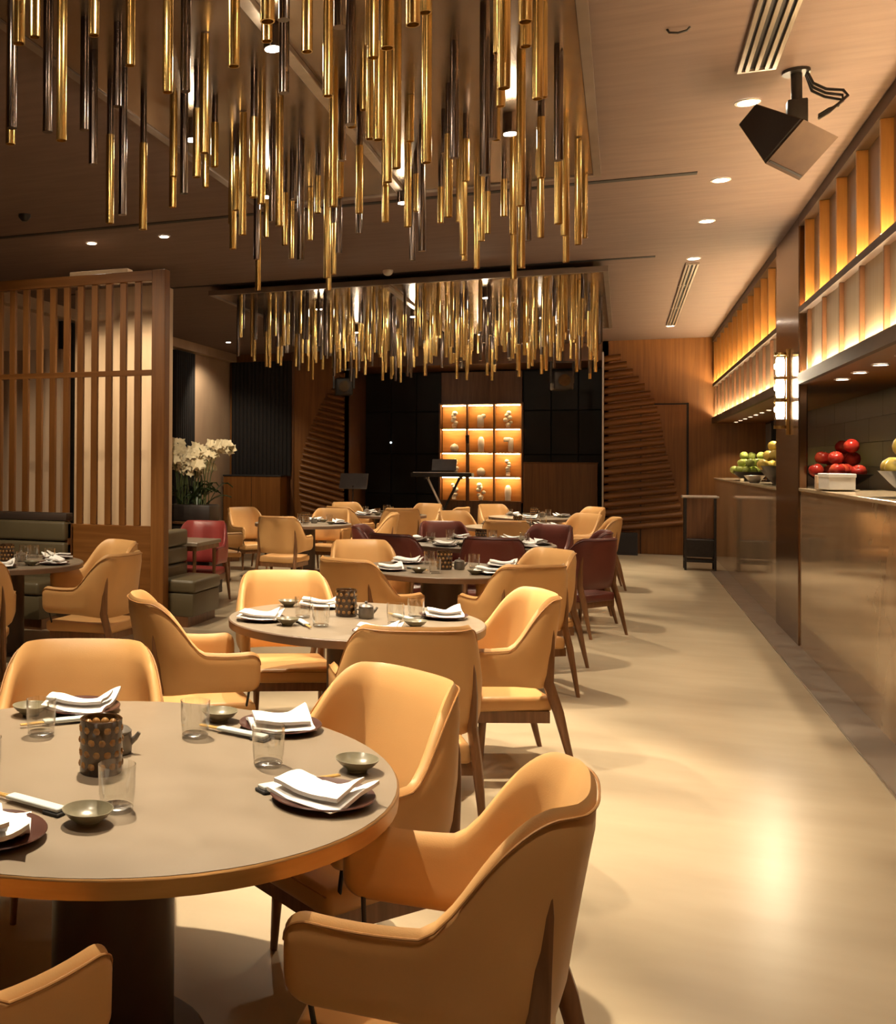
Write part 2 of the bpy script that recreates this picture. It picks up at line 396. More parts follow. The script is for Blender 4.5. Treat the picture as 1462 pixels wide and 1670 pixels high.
ctr = thing('bar_counter', 'long polished stone counter nearest the camera, carrying the red apples', 'counter', (XW, 4, 0))
MB().box(.0, .03, YR-4, 10.42-4, .0, 1.365, .004, 1).obj('front_panel', MT['counter'], ctr, False)
MB().box(-.012, .55, YR-4, 10.42-4, 1.365, 1.392, .004, 1).obj('top', MT['countertop'], ctr, False)
MB().box(.03, .53, YR-4, 10.42-4, .0, 1.36).obj('body', MT['darkmatte'], ctr, False)
ctr2 = thing('bar_counter', 'polished stone counter beyond the bronze column, carrying the green apples', 'counter', (XW, 15.7, 0))
MB().box(.0, .03, 11.88-15.7, 19.6-15.7, .0, 1.335, .004, 1).obj('front_panel', MT['counter'], ctr2, False)
MB().box(-.012, .55, 11.88-15.7, 19.6-15.7, 1.335, 1.36, .004, 1).obj('top', MT['countertop'], ctr2, False)
MB().box(.03, .53, 11.88-15.7, 19.6-15.7, .0, 1.33).obj('body', MT['darkmatte'], ctr2, False)

# ---- ceiling slots and fittings
for (x0, x1, y) in ((-6.8, .51, 8.60), (-6.8, .31, 11.92)):
    child(ceil, 'slot', MB().box(x0, x1, y-.035, y+.035, ZC-.006, ZC+.001), MT['slot'])
def diffuser(label, x0, x1, y0, y1, wide):
    t = thing('air_diffuser', label, 'air vent', ((x0+x1)/2, (y0+y1)/2, ZC), 0, 'linear air diffusers in the ceiling')
    hw = (x1-x0)/2; hl = (y1-y0)/2
    MB().box(-hw+.006, hw-.006, -hl+.004, hl-.004, -.006, -.001).obj('backing', MT['slot'], t, False)
    n = 4 if wide else 3
    fr = MB()
    fr.box(-hw, -hw+.02, -hl, hl, -.02, 0).box(hw-.02, hw, -hl, hl, -.02, 0).box(-hw+.02, hw-.02, -hl, -hl+.02, -.02, 0).box(-hw+.02, hw-.02, hl-.02, hl, -.02, 0)
    fr.obj('frame', MT['silver'], t, False)
    for i in range(1, n):
        x = -hw+2*hw*i/n
        MB().box(x-.010, x+.010, -hl+.02, hl-.02, -.019, -.004).obj('blade', MT['silver'], t, False)
    return t
diffuser('wide three slot aluminium air diffuser beside the hanging loudspeaker', .58, .77, 2.6, 6.45, True)
diffuser('narrow aluminium air diffuser in line with the farther aisle downlights', .63, .76, 12.45, 17.9, False)

def downlight_proto(r, label, group, m):
    t = thing('downlight', label, 'downlight', (0,0,-50), 0, group)
    MB().lathe([(r*1.28, -.001), (r*1.3, -.007), (r*1.02, -.009), (r*.98, -.004)], 20, close=True).obj('trim_ring', MT['white'], t)
    MB().lathe([(0, -.0055), (r*.98, -.0055), (r*.98, -.002), (0, -.002)], 20).obj('lens', m, t)
    return t
dl = downlight_proto(.055, 'x', 'x', MT['lens'])
ord_ = ['first','second','third','fourth','fifth','sixth','seventh']
aisle = [1.7, 3.5, 5.25, 7.03, 8.88, 10.34, 12.18, 14.03, 15.99, 18.02]
for i, y in enumerate(aisle):
    lab = ('round downlight over the near aisle floor, number %s behind the hanging loudspeaker' % ord_[i]) if y < 7 else ('recessed downlight over the aisle, %s from the hanging loudspeaker towards the back' % ord_[i-3])
    if y < 7: lab = ['aisle downlight directly over the counter corner, out beyond the picture top','aisle downlight above the nearest table edge, beyond the picture top','aisle downlight hidden just above the picture top before the loudspeaker'][i]
    dup(dl, (.69, y, ZC), 0, lab, 'aisle downlights')
    spot((.69, y, ZC-.02), P_AISLE*(.75 if y < 6 else 1), (.66, y, 0), 72, .8)
left_l = [((-4.13, 9.13), 'small ceiling downlight above the corner post of the wooden screen'), ((-4.94, 9.15), 'small ceiling downlight above the middle of the wooden screen'), ((-6.71, 17.74), 'ceiling downlight before the beige side wall at the back')]
for (x, y), lab in left_l:
    dup(dl, (x, y, ZC), 0, lab, 'downlights on the dark side of the ceiling', (.8,.8,1))
spot((-4.13, 9.13, ZC-.02), P_LEFT*1.2, (-4.6, 10.9, 1.0), 80, .5)
spot((-4.94, 9.15, ZC-.02), P_LEFT*1.3, (-5.2, 10.6, .9), 90, .5)
spot((-6.71, 17.74, ZC-.02), P_LEFT, (-7.3, 18.6, 1.6), 100, .6)
spot((-4.3, 5.9, ZC-.02), P_LEFT*1.9, (-4.3, 7.0, .7), 75, .5)
screen_fill = spot((-4.6, 6.3, ZC-.02), P_LEFT*1.3, (-4.9, 9.0, 1.5), 80, .7)  # added fill with no fixture, brightens the front of the wooden screen
bpy.data.objects.remove(dl.children[0]); bpy.data.objects.remove(dl.children[0]); bpy.data.objects.remove(dl)
dk = downlight_proto(.045, 'x', 'x', MT['lensdim'])
for i, y in enumerate((9.83, 9.15, 8.47, 7.79, 7.11)):
    dup(dk, (1.65, y, 2.30), 0, 'small soffit downlight over the near counter, %s from the bronze column' % ord_[i], 'downlights under the near soffit')
    spot((1.66, y, 2.285), P_KITCHEN, (1.72, y, 1.3), 95, .6)
for i, y in enumerate((19.4, 18.7, 18.0, 17.3, 16.6, 15.9, 15.2, 14.5, 13.8)):
    dup(dk, (1.74, y, 2.30), 0, 'tiny soffit downlight over the green apples, %s from the back wall' % ('first second third fourth fifth sixth seventh eighth ninth'.split()[i]), 'downlights under the far soffit', (.6,.6,1))
    if i % 2 == 0: spot((1.74, y, 2.285), P_KITCHEN*1.3, (1.72, y, 1.3), 95, .6)
for c in list(dk.children): bpy.data.objects.remove(c)
bpy.data.objects.remove(dk)

# smoke detector, sprinklers and small caps
def lathe_thing(name, prof, m, label, cat, loc, n=20, group=None):
    o = MB().lathe(prof, n).obj(name, m); o.location = loc; return tag(o, label, cat, group)
lathe_thing('smoke_detector', [(.055,0),(.055,-.02),(.035,-.05),(.02,-.062),(0,-.062)], MT['blackmetal'], 'dark round detector on the dim ceiling above the screen', 'detector', (-4.93, 7.87, ZC))
lathe_thing('smoke_detector', [(.06,0),(.06,-.02),(.045,-.045),(.025,-.06),(0,-.06)], MT['white'], 'pale round detector on the ceiling before the farther chandelier', 'detector', (-2.48, 11.7, ZC))
lathe_thing('smoke_detector', [(.055,0),(.055,-.02),(.04,-.045),(.02,-.055),(0,-.055)], MT['white'], 'pale detector on the ceiling behind the nearest brass pipes', 'detector', (-3.62, 5.35, ZC))
t = thing('ceiling_hook', 'small curved metal hook on the ceiling over the aisle', 'hook', (.25, 5.7, ZC))
MB().tube([(-.05,0,0),(-.04,0,-.018),(0,0,-.026),(.04,0,-.02),(.055,0,-.004)], .006, 8).obj('hook', MT['blackmetal'], t)

# ================================================================== CHANDELIERS
def pipe_mesh(L, gold, rr):
    mb = MB(); mb.mi = 0 if gold > .05 else 1
    prof_n = 12
    zb = -L; zs = -L+L*gold
    if gold > .05:
        mb.mi = 0; mb.lathe([(0, zb+.01), (rr-.004, zb+.01), (rr-.004, zb), (rr, zb), (rr, zs), (0, zs)], prof_n)
    if gold < .98:
        mb.mi = 1; r2 = rr*(.82 if gold > .05 else 1); b = zs if gold > .05 else zb
        mb.lathe([(0, b+.004), (r2, b+.004), (r2, 0), (0, 0)], prof_n)
    return mb.mesh('pipe', [MT['brass'], MT['gun']], True, 50)
PIPES = []
for L in (.26,.33,.40,.47,.53,.58,.63,.68,.73,.78):
    for g in (1.0, 1.0, .99, .62, 0.0): PIPES.append((L, pipe_mesh(L, g, .0225), g))
def chandelier(label, x0, x1, y0, y1, n, seed, spots, beams):
    cx, cy = (x0+x1)/2, (y0+y1)/2; zc = 3.67
    t = thing('pipe_chandelier', label, 'chandelier', (cx, cy, zc), 0, 'brass pipe chandeliers')
    hx, hy = (x1-x0)/2, (y1-y0)/2
    MB().box(-hx, hx, -hy, hy, 0, .05, .004, 1).obj('canopy_plate', MT['canopy'], t, False)
    MB().box(-hx+.3, hx-.3, -hy+.3, hy-.3, .05, ZC-zc).obj('ceiling_mount', MT['canopyrim'], t, False)
    MB().box(-hx-.05, -hx, -hy-.05, hy+.05, -.008, .05).box(hx, hx+.05, -hy-.05, hy+.05, -.008, .05).box(-hx, hx, -hy-.05, -hy, -.008, .05).box(-hx, hx, hy, hy+.05, -.008, .05).obj('canopy_rim', MT['canopyrim'], t, False)
    for bx in beams:
        MB().box(bx-cx-.03, bx-cx+.03, -hy, hy, -.035, 0, .003, 1).obj('spot_track', MT['track'], t, False)
    for (sx, sy) in spots:
        can = MB().tube([(sx-cx, sy-cy, 0), (sx-cx, sy-cy, -.12)], .045, 14).obj('spot_head', MT['gun'], t)
        MB().lathe([(0,-.1215),(.038,-.1215),(.038,-.119),(0,-.119)], 14, (sx-cx, sy-cy, 0)).obj('lens', MT['lens'], can)
    r = random.Random(seed); pts = []
    tries = 0
    while len(pts) < n and tries < 20000:
        tries += 1
        p = (r.uniform(x0+.05, x1-.05), r.uniform(y0+.05, y1-.05))
        if all((p[0]-q[0])**2+(p[1]-q[1])**2 > .15**2 for q in pts) and all((p[0]-q[0])**2+(p[1]-q[1])**2 > .17**2 for q in spots) and all((p[0]-q[0])**2+(p[1]-q[1])**2 > q[2]**2 for q in HOLES) and all(abs(p[0]-bx) > .07 for bx in beams):
            pts.append(p)
    for p in pts:
        a = r.random(); k = min(9, int((a**.75)*10)); g = r.choice((0,1,2,3,4,0,3,4))
        link('pipe', PIPES[k*5+g][1], t, (p[0]-cx, p[1]-cy, 0), r.uniform(0, 6))
    return t
SP1 = [(-1.53, 2.0), (-1.53, 4.62), (-2.42, 5.75), (-.62, 6.35), (-1.53, 7.75), (-2.44, 7.2), (-.7, 3.5), (-2.4, 3.2), (-1.78, 3.55)]
HOLES = [(-1.70, 3.38, .30), (-1.50, 2.2, .26), (-1.53, 4.85, .25)]
chandelier('nearer chandelier of long brass and gunmetal pipes over the front round tables', -2.70, -.20, .6, 7.9, 185, 11, SP1, [-1.555])
SP2 = [(-1.5, 12.6), (-3.6, 12.8), (-2.6, 13.9), (-1.0, 14.6), (-3.7, 15.3), (-2.0, 16.2), (-.9, 16.6), (-4.2, 16.6)]
chandelier('farther wide chandelier of brass pipes in front of the stage', -4.72, -.20, 11.95, 17.0, 250, 23, SP2, [-2.55])
def sp(p, tx, ty, pw, size=50, z=3.53): spot((p[0], p[1], z), pw, (tx, ty, .7), size, .45)
sp(SP1[8], -1.22, 2.6, P_CANOPY*1.75, 50)
sp(SP1[0], -1.1, 3.2, P_CANOPY*.42, 52)
sp(SP1[1], -1.5, 5.2, P_CANOPY*.75, 62)
sp(SP1[2], -1.5, 5.5, P_CANOPY*.9, 56)
sp(SP1[3], -.9, 5.6, P_CANOPY*.8, 60)
sp(SP1[4], -1.3, 8.3, P_CANOPY*.9, 62)
sp(SP1[5], -1.5, 6.2, P_CANOPY*.7, 62)
sp(SP1[3], .35, 5.8, P_CANOPY*.7, 66)
for q in SP1[1:]:
    l = bpy.data.lights.new('head_spill', 'POINT'); l.energy = P_HEAD; l.color = WARM; l.shadow_soft_size = .04
    o = bpy.data.objects.new('head_spill', l); COL.objects.link(o); o.location = (q[0], q[1], 3.50)
for q in SP2:
    l = bpy.data.lights.new('head_spill', 'POINT'); l.energy = P_HEAD*1.6; l.color = WARM; l.shadow_soft_size = .04
    o = bpy.data.objects.new('head_spill', l); COL.objects.link(o); o.location = (q[0], q[1], 3.50)
for p, (tx, ty) in zip(SP2, ((-1.3,11.4), (-4.0,13.2), (-2.2,12.4), (-1.2,14.2), (-3.9,14.6), (-1.6,16.6), (-1.0,16.6), (-3.9,17.2))):
    sp(p, tx, ty, P_CANOPY2, 66)

# ================================================================== WOODEN SCREEN, PIER, BANQUETTES
SY = 9.0
t = thing('wooden_screen', 'tall oak slatted screen standing behind the green banquette', 'screen', (-5.2, SY, 0))
ox = -5.2
x_post = -4.06
MB().box(x_post-.11-ox, x_post+.03-ox, -.06, .06, 0, 3.43, .005, 1).obj('post', MT['wood'], t, False)
MB().box(-7.2-ox, x_post-.11-ox, -.05, .05, 3.33, 3.43, .004, 1).obj('top_rail', MT['woodh'], t, False)
MB().box(-7.2-ox, x_post-.11-ox, -.022, .022, 2.42, 2.475, .003, 1).obj('middle_rail', MT['woodh'], t, False)
MB().box(-7.2-ox, x_post-.11-ox, -.035, .035, .10, .965, .004, 1).obj('low_panel', MT['woodh'], t, False)
MB().box(-7.2-ox, x_post-.11-ox, -.03, .03, 0, .10).obj('plinth', MT['wooddk'], t, False)
MB().box(-5.1-ox, -4.45-ox, -.02, .10, 3.43, 3.475, .01, 2).obj('top_tray', MT['pier'], t)
slm = MB().box(-.033, .033, -.020, .020, .965, 3.33, .003, 1).mesh('slat', MT['wood'], False)
x = x_post-.28
while x > -7.1:
    link('slat', slm, t, (x-ox, 0, 0)); x -= .158
# beige pier and wall pieces behind it
pr = struct('pillar', MB().box(-5.95, -4.83, 10.62, 10.95, 0, 3.60, .006, 1), MT['pier'])
struct('partition', MB().box(-7.45, -6.3, 10.9, 11.0, 0, 2.95), MT['wallb'])

def banquette(label, loc, rz, L, D, hs, hb, cap=True):
    t = thing('banquette', label, 'banquette', loc, rz, 'green leather banquettes')
    # local: length along x, seat front at -y
    MB().box(-L/2, L/2, -D+.05, 0, 0, .10).obj('plinth', MT['wooddk'], t, False)
    MB().box(-L/2, L/2, -D, -.14, .10, hs-.13, .012, 2).obj('seat_base', MT['green'], t)
    MB().box(-L/2, L/2, -D-.015, -.14, hs-.125, hs, .03, 3).obj('seat_cushion', MT['green'], t)
    n = 3; hh = (hb-hs+.06)/n
    for i in range(n):
        MB().box(-L/2, L/2, -.15, -.0, hs-.06+hh*i+.004, hs-.06+hh*(i+1)-.004, .028, 3).obj('back_cushion', MT['green'], t)
    MB().box(-L/2, L/2, -.08, 0, .1, hb-.03).obj('back_board', MT['wooddk'], t, False)
    if cap: MB().box(-L/2, L/2+.0, -.12, .02, hb, hb+.075, .008, 2).obj('cap_rail', MT['greentop'], t)
    return t
banquette('long green leather banquette with dark cap rail before the wooden screen', (-6.35, 8.93, 0), 0, 2.66, .62, .45, 1.0)
banquette('green leather banquette seen end on, beyond the post of the wooden screen', (-4.28, 9.43, 0), PI/2, .70, .50, .45, .90, False)

# ================================================================== ARMCHAIR
HX, YF, YC, AY = .285, .265, -.05, .215
def shell_path():
    st = []
    for d in (0, .003, .008, .015, .024, .035, .047, .060, .085, .12, .16, .20, .235, .26, .285): st.append(('a', YF-d))
    st.append(('a', YC))
    for i in range(1, 25): st.append(('c', i/24*90))
    out = []
    Larm = YF-YC
    def rise(d): q = min(1, max(0, (d-.280)/.230)); return q*q*(3-2*q)
    arc = Larm; last = None
    for k, v in st:
        if k == 'a':
            p = Vector((HX, v, 0)); nrm = Vector((1, 0, 0)); d = YF-v
            zt = .645-.010*math.sin(PI*min(1, d/Larm))+.250*rise(d); zb = .462; lean = .012
            out.append((p, nrm, zt, zb, lean, d))
        else:
            ph = R(v); e = 2/2.9
            c, s_ = max(1e-9, math.cos(ph)), max(1e-9, math.sin(ph))
            p = Vector((HX*c**e, YC-AY*s_**e, 0))
            nx, ny = (c**(2-e))/HX, -(s_**(2-e))/AY
            nrm = Vector((nx, ny, 0)).normalized()
            arc += (p-(last or Vector((HX, YC, 0)))).length; last = p
            zt = .645+.250*rise(arc); zb = .462-.022*min(1, v/50); lean = .012+.062*min(1, v/60)
            out.append((p, nrm, zt, zb, lean, .3+v*.01))
    return out
def shell_pt(s, f, off):
    p, nrm, zt, zb, lean, d = s
    z = zb+(zt-zb)*f
    o = lean*max(0, (z-zb)/.45)**1.2
    inx = -.045*max(0, (z-.645)/.25)
    q = p+nrm*(o+off); q = Vector((q.x*(1+inx/ .28), q.y, z)); return q
PATH = shell_path()
def make_shell(m, mseam):
    mb = MB(); bm = mb.bm
    full = [(s, 1) for s in PATH] + [(s, -1) for s in PATH[-2::-1]]
    rings = []; seam = []
    NV = 8
    for s, sg in full:
        d = s[5]; T = .052 if d > .035 else .052*math.sqrt(max(.06, 1-(1-d/.035)**2))
        rc = .060
        cut = (rc-math.sqrt(max(0, rc*rc-(rc-d)**2))) if d < rc else 0
        zt, zb = s[2]-cut, s[3]+cut*.8
        ss = (s[0], s[1], zt, zb, s[4], d)
        ring = []
        H = zt-zb
        tt = T*.5
        fr = [j/(NV-1) for j in range(NV)]
        inner = [(f, -tt*(1 if 0 < j < NV-1 else .62)) for j, f in enumerate(fr)]
        outer = [(f, tt*(1 if 0 < j < NV-1 else .62)) for j, f in reversed(list(enumerate(fr)))]
        for f, o in inner: ring.append(shell_pt(ss, .012+f*.976 if o else f, o))
        ring.append(shell_pt(ss, 1.0+.012/H, 0.0))
        for f, o in outer: ring.append(shell_pt(ss, .012+f*.976, o))
        ring.append(shell_pt(ss, -.010/H, 0.0))
        seam.append(shell_pt(ss, .985, tt*.82))
        rings.append([bm.verts.new((q.x*sg, q.y, q.z)) for q in ring])
        seam[-1] = Vector((seam[-1].x*sg, seam[-1].y, seam[-1].z))
    n = len(rings[0])
    for a, b in zip(rings, rings[1:]):
        for k in range(n): bm.faces.new((a[k], a[(k+1)%n], b[(k+1)%n], b[k]))
    bm.faces.new(rings[0]); bm.faces.new(rings[-1][::-1])
    sh = mb.mesh('shell', m, True, 70)
    sm = MB().tube(seam, .0032, 6).mesh('piping', mseam)
    return sh, sm
def leg_mesh(sec):   # sec: list of (x, y, z, half_x, half_y)
    mb = MB(); rings = []
    for (x, y, z, hx, hy) in sec:
        rings.append([mb.bm.verts.new((x+hx*c, y+hy*s_, z)) for c, s_ in ((1,.45),(.45,1),(-.45,1),(-1,.45),(-1,-.45),(-.45,-1),(.45,-1),(1,-.45))])
    for a, b in zip(rings, rings[1:]):
        for k in range(8): mb.bm.faces.new((a[k], a[(k+1)%8], b[(k+1)%8], b[k]))
    mb.bm.faces.new(rings[0]); mb.bm.faces.new(rings[-1])
    return mb.mesh('leg', MT['legwood'], True, 50)
def make_chair(m, mseam):
    t = thing('armchair', 'x', 'chair', (0,0,-50))
    sh, sm = make_shell(m, mseam)
    so = link('shell', sh, t); link('piping', sm, so)
    # seat cushion, tapering to the back
    mb = MB().box(-.265, .265, -.27, .255, .308, .390, .026, 3)
    for v in mb.bm.verts:
        v.co.x *= 1-.10*max(0, (-v.co.y+.0)/.27)
        if v.co.z > .35: v.co.z += .012*(1-(v.co.x/.265)**2)*(1-min(1, (abs(v.co.y)/.27)**2))
    cu = mb.obj('seat_cushion', m, t)
    MB().tube([(-.255,.250,.372),(0,.254,.376),(.255,.250,.372)], .003, 6).obj('piping', mseam, cu)
    MB().box(-.25, .25, .19, .225, .258, .318).box(-.25, -.215, -.25, .19, .258, .318).box(.215, .25, -.25, .19, .258, .318).box(-.215, .215, -.25, -.215, .258, .318).obj('seat_frame', MT['legwood'], t, False)
    for sg in (-1, 1):
        link('leg', leg_mesh([(sg*.212, .10, 0, .011, .011), (sg*.205, .085, .27, .020, .020), (sg*.205, .085, .30, .020, .020)]), t)
        # blade shaped rear leg, its tip let into the outside of the shell
        i50 = next(s for s in PATH if s[5] > .3+.44)
        p = [shell_pt(i50, (z-.45)/.4, .020) for z in (.50, .60, .70, .745)]
        sec = [(sg*.262, -.372, 0, .012, .013), (sg*.258, -.330, .16, .016, .020), (sg*.252, -.290, .32, .021, .027), (sg*(p[0].x+.004), p[0].y, .47, .021, .029)]
        sec += [(sg*p[1].x, p[1].y, .60, .016, .022), (sg*p[2].x, p[2].y, .70, .009, .013), (sg*p[3].x, p[3].y, .745, .003, .004)]
        link('leg', leg_mesh(sec), t)
        MB().tube([(sg*.236, .195, .30), (sg*.262, .205, .40), (sg*.283, .212, .475)], .0065, 8).obj('arm_rod', MT['blackmetal'], t)
    return t
tan = make_chair(MT['leather'], MT['leathers']); burg = make_chair(MT['red'], MT['reds']); crim = make_chair(MT['crimson'], MT['reds'])
GT = {'tan': 'tan leather armchairs', 'burg': 'burgundy leather armchairs', 'crim': 'crimson armchair'}
T1, T2, T3, T4, T5, T6 = (-1.30, 2.56), (-1.33, 5.47), (-1.33, 8.34), (-1.40, 11.15), (-1.30, 14.15), (-1.30, 16.9)
TL, TN, TM = (-4.75, 7.30), (-4.05, 13.65), (-3.55, 16.6)
CH = [
 # nearest table
 ('tan', (-.405, 2.40), (-1, -.03), 'large tan armchair at the aisle side of the nearest table, seen from behind'),
 ('tan', (-.82, 3.18), (-.60, -.80), 'tan armchair at the far aisle side of the nearest table, inner back lit'),
 ('tan', (-1.78, 3.22), (.42, -.91), 'tan armchair behind the nearest table, broad back partly hidden by a napkin plate'),
 ('tan', (-1.29, 1.66), (.27, .96), 'tan armchair of which only one arm shows before the nearest table'),
 ('tan', (-2.18, 2.45), (.99, .08), 'tan armchair at the wall side of the nearest table, out of the frame'),
 # second
 ('tan', (-.91, 4.68), (-.38, .92), 'tan armchair with its plain back to us at the second table'),
 ('tan', (-.67, 5.75), (-.92, -.39), 'tan armchair at the aisle side of the second table, arm and legs showing'),
 ('tan', (-1.86, 5.98), (.44, -.90), 'pale lit tan armchair facing us across the second table'),
 ('tan', (-2.04, 4.96), (.83, .55), 'tan armchair in profile at the wall side of the second table'),
 # third
 ('tan', (-.71, 7.66), (-.60, .80), 'tan armchair with back to us at the aisle corner of the third table'),
 ('tan', (-.70, 8.56), (-.72, -.69), 'tan armchair beyond the third table on the aisle side, lit back showing'),
 ('tan', (-2.02, 8.76), (.46, -.89), 'tan armchair facing us across the third table'),
 ('tan', (-1.72, 7.52), (.50, .87), 'tan armchair with back to us at the wall side of the third table'),
 # fourth (burgundy)
 ('burg', (-1.98, 10.22), (.40, .92), 'burgundy armchair with back to us at the wall side of the fourth table'),
 ('burg', (-1.14, 10.22), (-.08, 1), 'burgundy armchair with back to us in the middle of the fourth table'),
 ('burg', (-.42, 10.44), (-.82, .57), 'burgundy armchair by the aisle, back and wooden legs in full view'),
 ('burg', (-.45, 11.35), (-.99, -.10), 'burgundy armchair by the aisle almost hidden behind its burgundy neighbour'),
 ('burg', (-.85, 12.02), (-.50, -.87), 'burgundy armchair beyond the fourth table on the aisle side'),
 ('burg', (-1.85, 12.05), (.42, -.91), 'burgundy armchair facing us across the fourth table'),
 ('burg', (-2.38, 11.15), (.99, .05), 'burgundy armchair at the wall end of the fourth table'),
 # fifth
 ('tan', (-.36, 14.25), (-.99, -.10), 'tan armchair at the aisle end of the fifth table'),
 ('tan', (-.62, 14.95), (-.70, -.71), 'tan armchair beyond the fifth table on the aisle side'),
 ('tan', (-1.30, 13.20), (0, 1), 'tan armchair with back to us at the fifth table'),
 ('tan', (-2.05, 14.85), (.72, -.69), 'tan armchair facing us at the wall side of the fifth table'),
 # sixth
 ('tan', (-1.85, 17.55), (.65, -.76), 'tan armchair facing us at the table before the display shelf, wall side'),
 ('tan', (-.62, 17.3), (-.85, -.52), 'tan armchair at the aisle side of the table before the display shelf'),
 # middle row before stage
 ('tan', (-4.20, 17.05), (.66, -.75), 'tan armchair facing us at the table before the carved wall'),
 ('tan', (-3.10, 17.25), (-.45, -.89), 'tan armchair facing us at the table before the keyboard'),
 ('tan', (-3.15, 15.75), (-.35, .94), 'tan armchair with back to us at the table before the keyboard'),
 ('tan', (-3.95, 15.85), (.5, .87), 'tan armchair at the near wall corner of the table before the carved wall'),
 ('tan', (-2.56, 16.45), (-.98, .2), 'tan armchair side on at the table before the keyboard'),
 # far left table
 ('tan', (-4.02, 12.70), (.05, 1), 'tan armchair with back to us at the table beside the orchids'),
 ('tan', (-5.05, 12.95), (.72, .69), 'tan armchair side on between the orchids and their table'),
 ('tan', (-3.95, 14.55), (-.05, -1), 'brightly lit tan armchair facing us behind the table beside the orchids'),
 ('tan', (-5.05, 14.35), (.8, -.6), 'tan armchair at the wall corner of the table beside the orchids'),
 ('tan', (-3.15, 13.95), (-.98, -.2), 'tan armchair at the stage side of the table beside the orchids'),
 # table by banquette
 ('tan', (-3.74, 6.98), (-1, .05), 'tan armchair in profile at the banquette table, nearest of the pair'),
 ('tan', (-4.14, 7.74), (-.55, -.83), 'tan armchair facing us at the banquette table, behind its twin'),
 ('tan', (-4.25, 6.10), (-.5, .87), 'tan armchair cut by the picture edge at the banquette table'),
 ('crim', (-4.42, 10.76), (.06, -1), 'crimson leather armchair tucked under the small square table'),
]
for k, (x, y), f, lab in CH:
    src = {'tan': tan, 'burg': burg, 'crim': crim}[k]
    dup(src, (x, y, 0), face(f), lab, GT[k])
for s in (tan, burg, crim):
    for c in list(s.children):
        for g in list(c.children): bpy.data.objects.remove(g)
        bpy.data.objects.remove(c)
    bpy.data.objects.remove(s)

# ================================================================== ROUND TABLES
ZT = .75
def round_table(p, r, label, edge, pr=.17):
    t = thing('round_table', label, 'table', (p[0], p[1], 0), 0, 'round dining tables')
    MB().lathe([(0, ZT-.012), (r-.004, ZT-.012), (r-.004, ZT-.0), (0, ZT-.0)], 72).obj('tabletop', MT['top'], t, True, 30)
    MB().lathe([(r-.004, ZT-.001), (r, ZT-.003), (r+.002, ZT-.006), (r, ZT-.044), (r-.02, ZT-.046), (0, ZT-.046), (0, ZT-.012), (r-.004, ZT-.012)], 72).obj('edge_band', edge, t, True, 30)
    MB().lathe([(0, .02), (pr, .02), (pr, ZT-.046), (0, ZT-.046)], 32).obj('pedestal', MT['ped'], t, True, 30)
    MB().lathe([(0, 0), (pr+.09, 0), (pr+.09, .012), (pr+.08, .018), (0, .02)], 40).obj('base', MT['ped'], t, True, 30)
    return t
round_table(T1, .775, 'nearest round grey brown table with a bronze edge', MT['brassedge'])
round_table(T2, .68, 'second round table from the front, dark brown edge', MT['edgedk'], .15)
round_table(T3, .66, 'third round table from the front, behind the second', MT['edgedk'], .16)
round_table(T4, .78, 'round table ringed by burgundy armchairs', MT['edgedk'], .16)
round_table(T5, .66, 'round table behind the burgundy armchairs', MT['edgedk'])
round_table(T6, .66, 'farthest round table, before the lit display shelf', MT['edgedk'])
round_table(TL, .66, 'round table in front of the long green banquette', MT['edgedk'])
round_table(TN, .66, 'round table beside the white orchids', MT['edgedk'])
round_table(TM, .66, 'round table before the keyboard and carved wall', MT['edgedk'])
t = thing('square_table', 'small square brown table beyond the wooden screen post', 'table', (-4.44, 10.16, 0))
MB().box(-.36, .40, -.34, .34, .71, .75, .005, 1).obj('tabletop', MT['top'], t, False)
MB().box(-.34, .38, -.32, .32, .66, .71).obj('apron', MT['wooddk'], t, False)
for sx in (-.30, .34):
    for sy in (-.28, .28): MB().tube([(sx, sy, 0), (sx, sy, .67)], [.016, .022], 8).obj('leg', MT['legwood'], t)

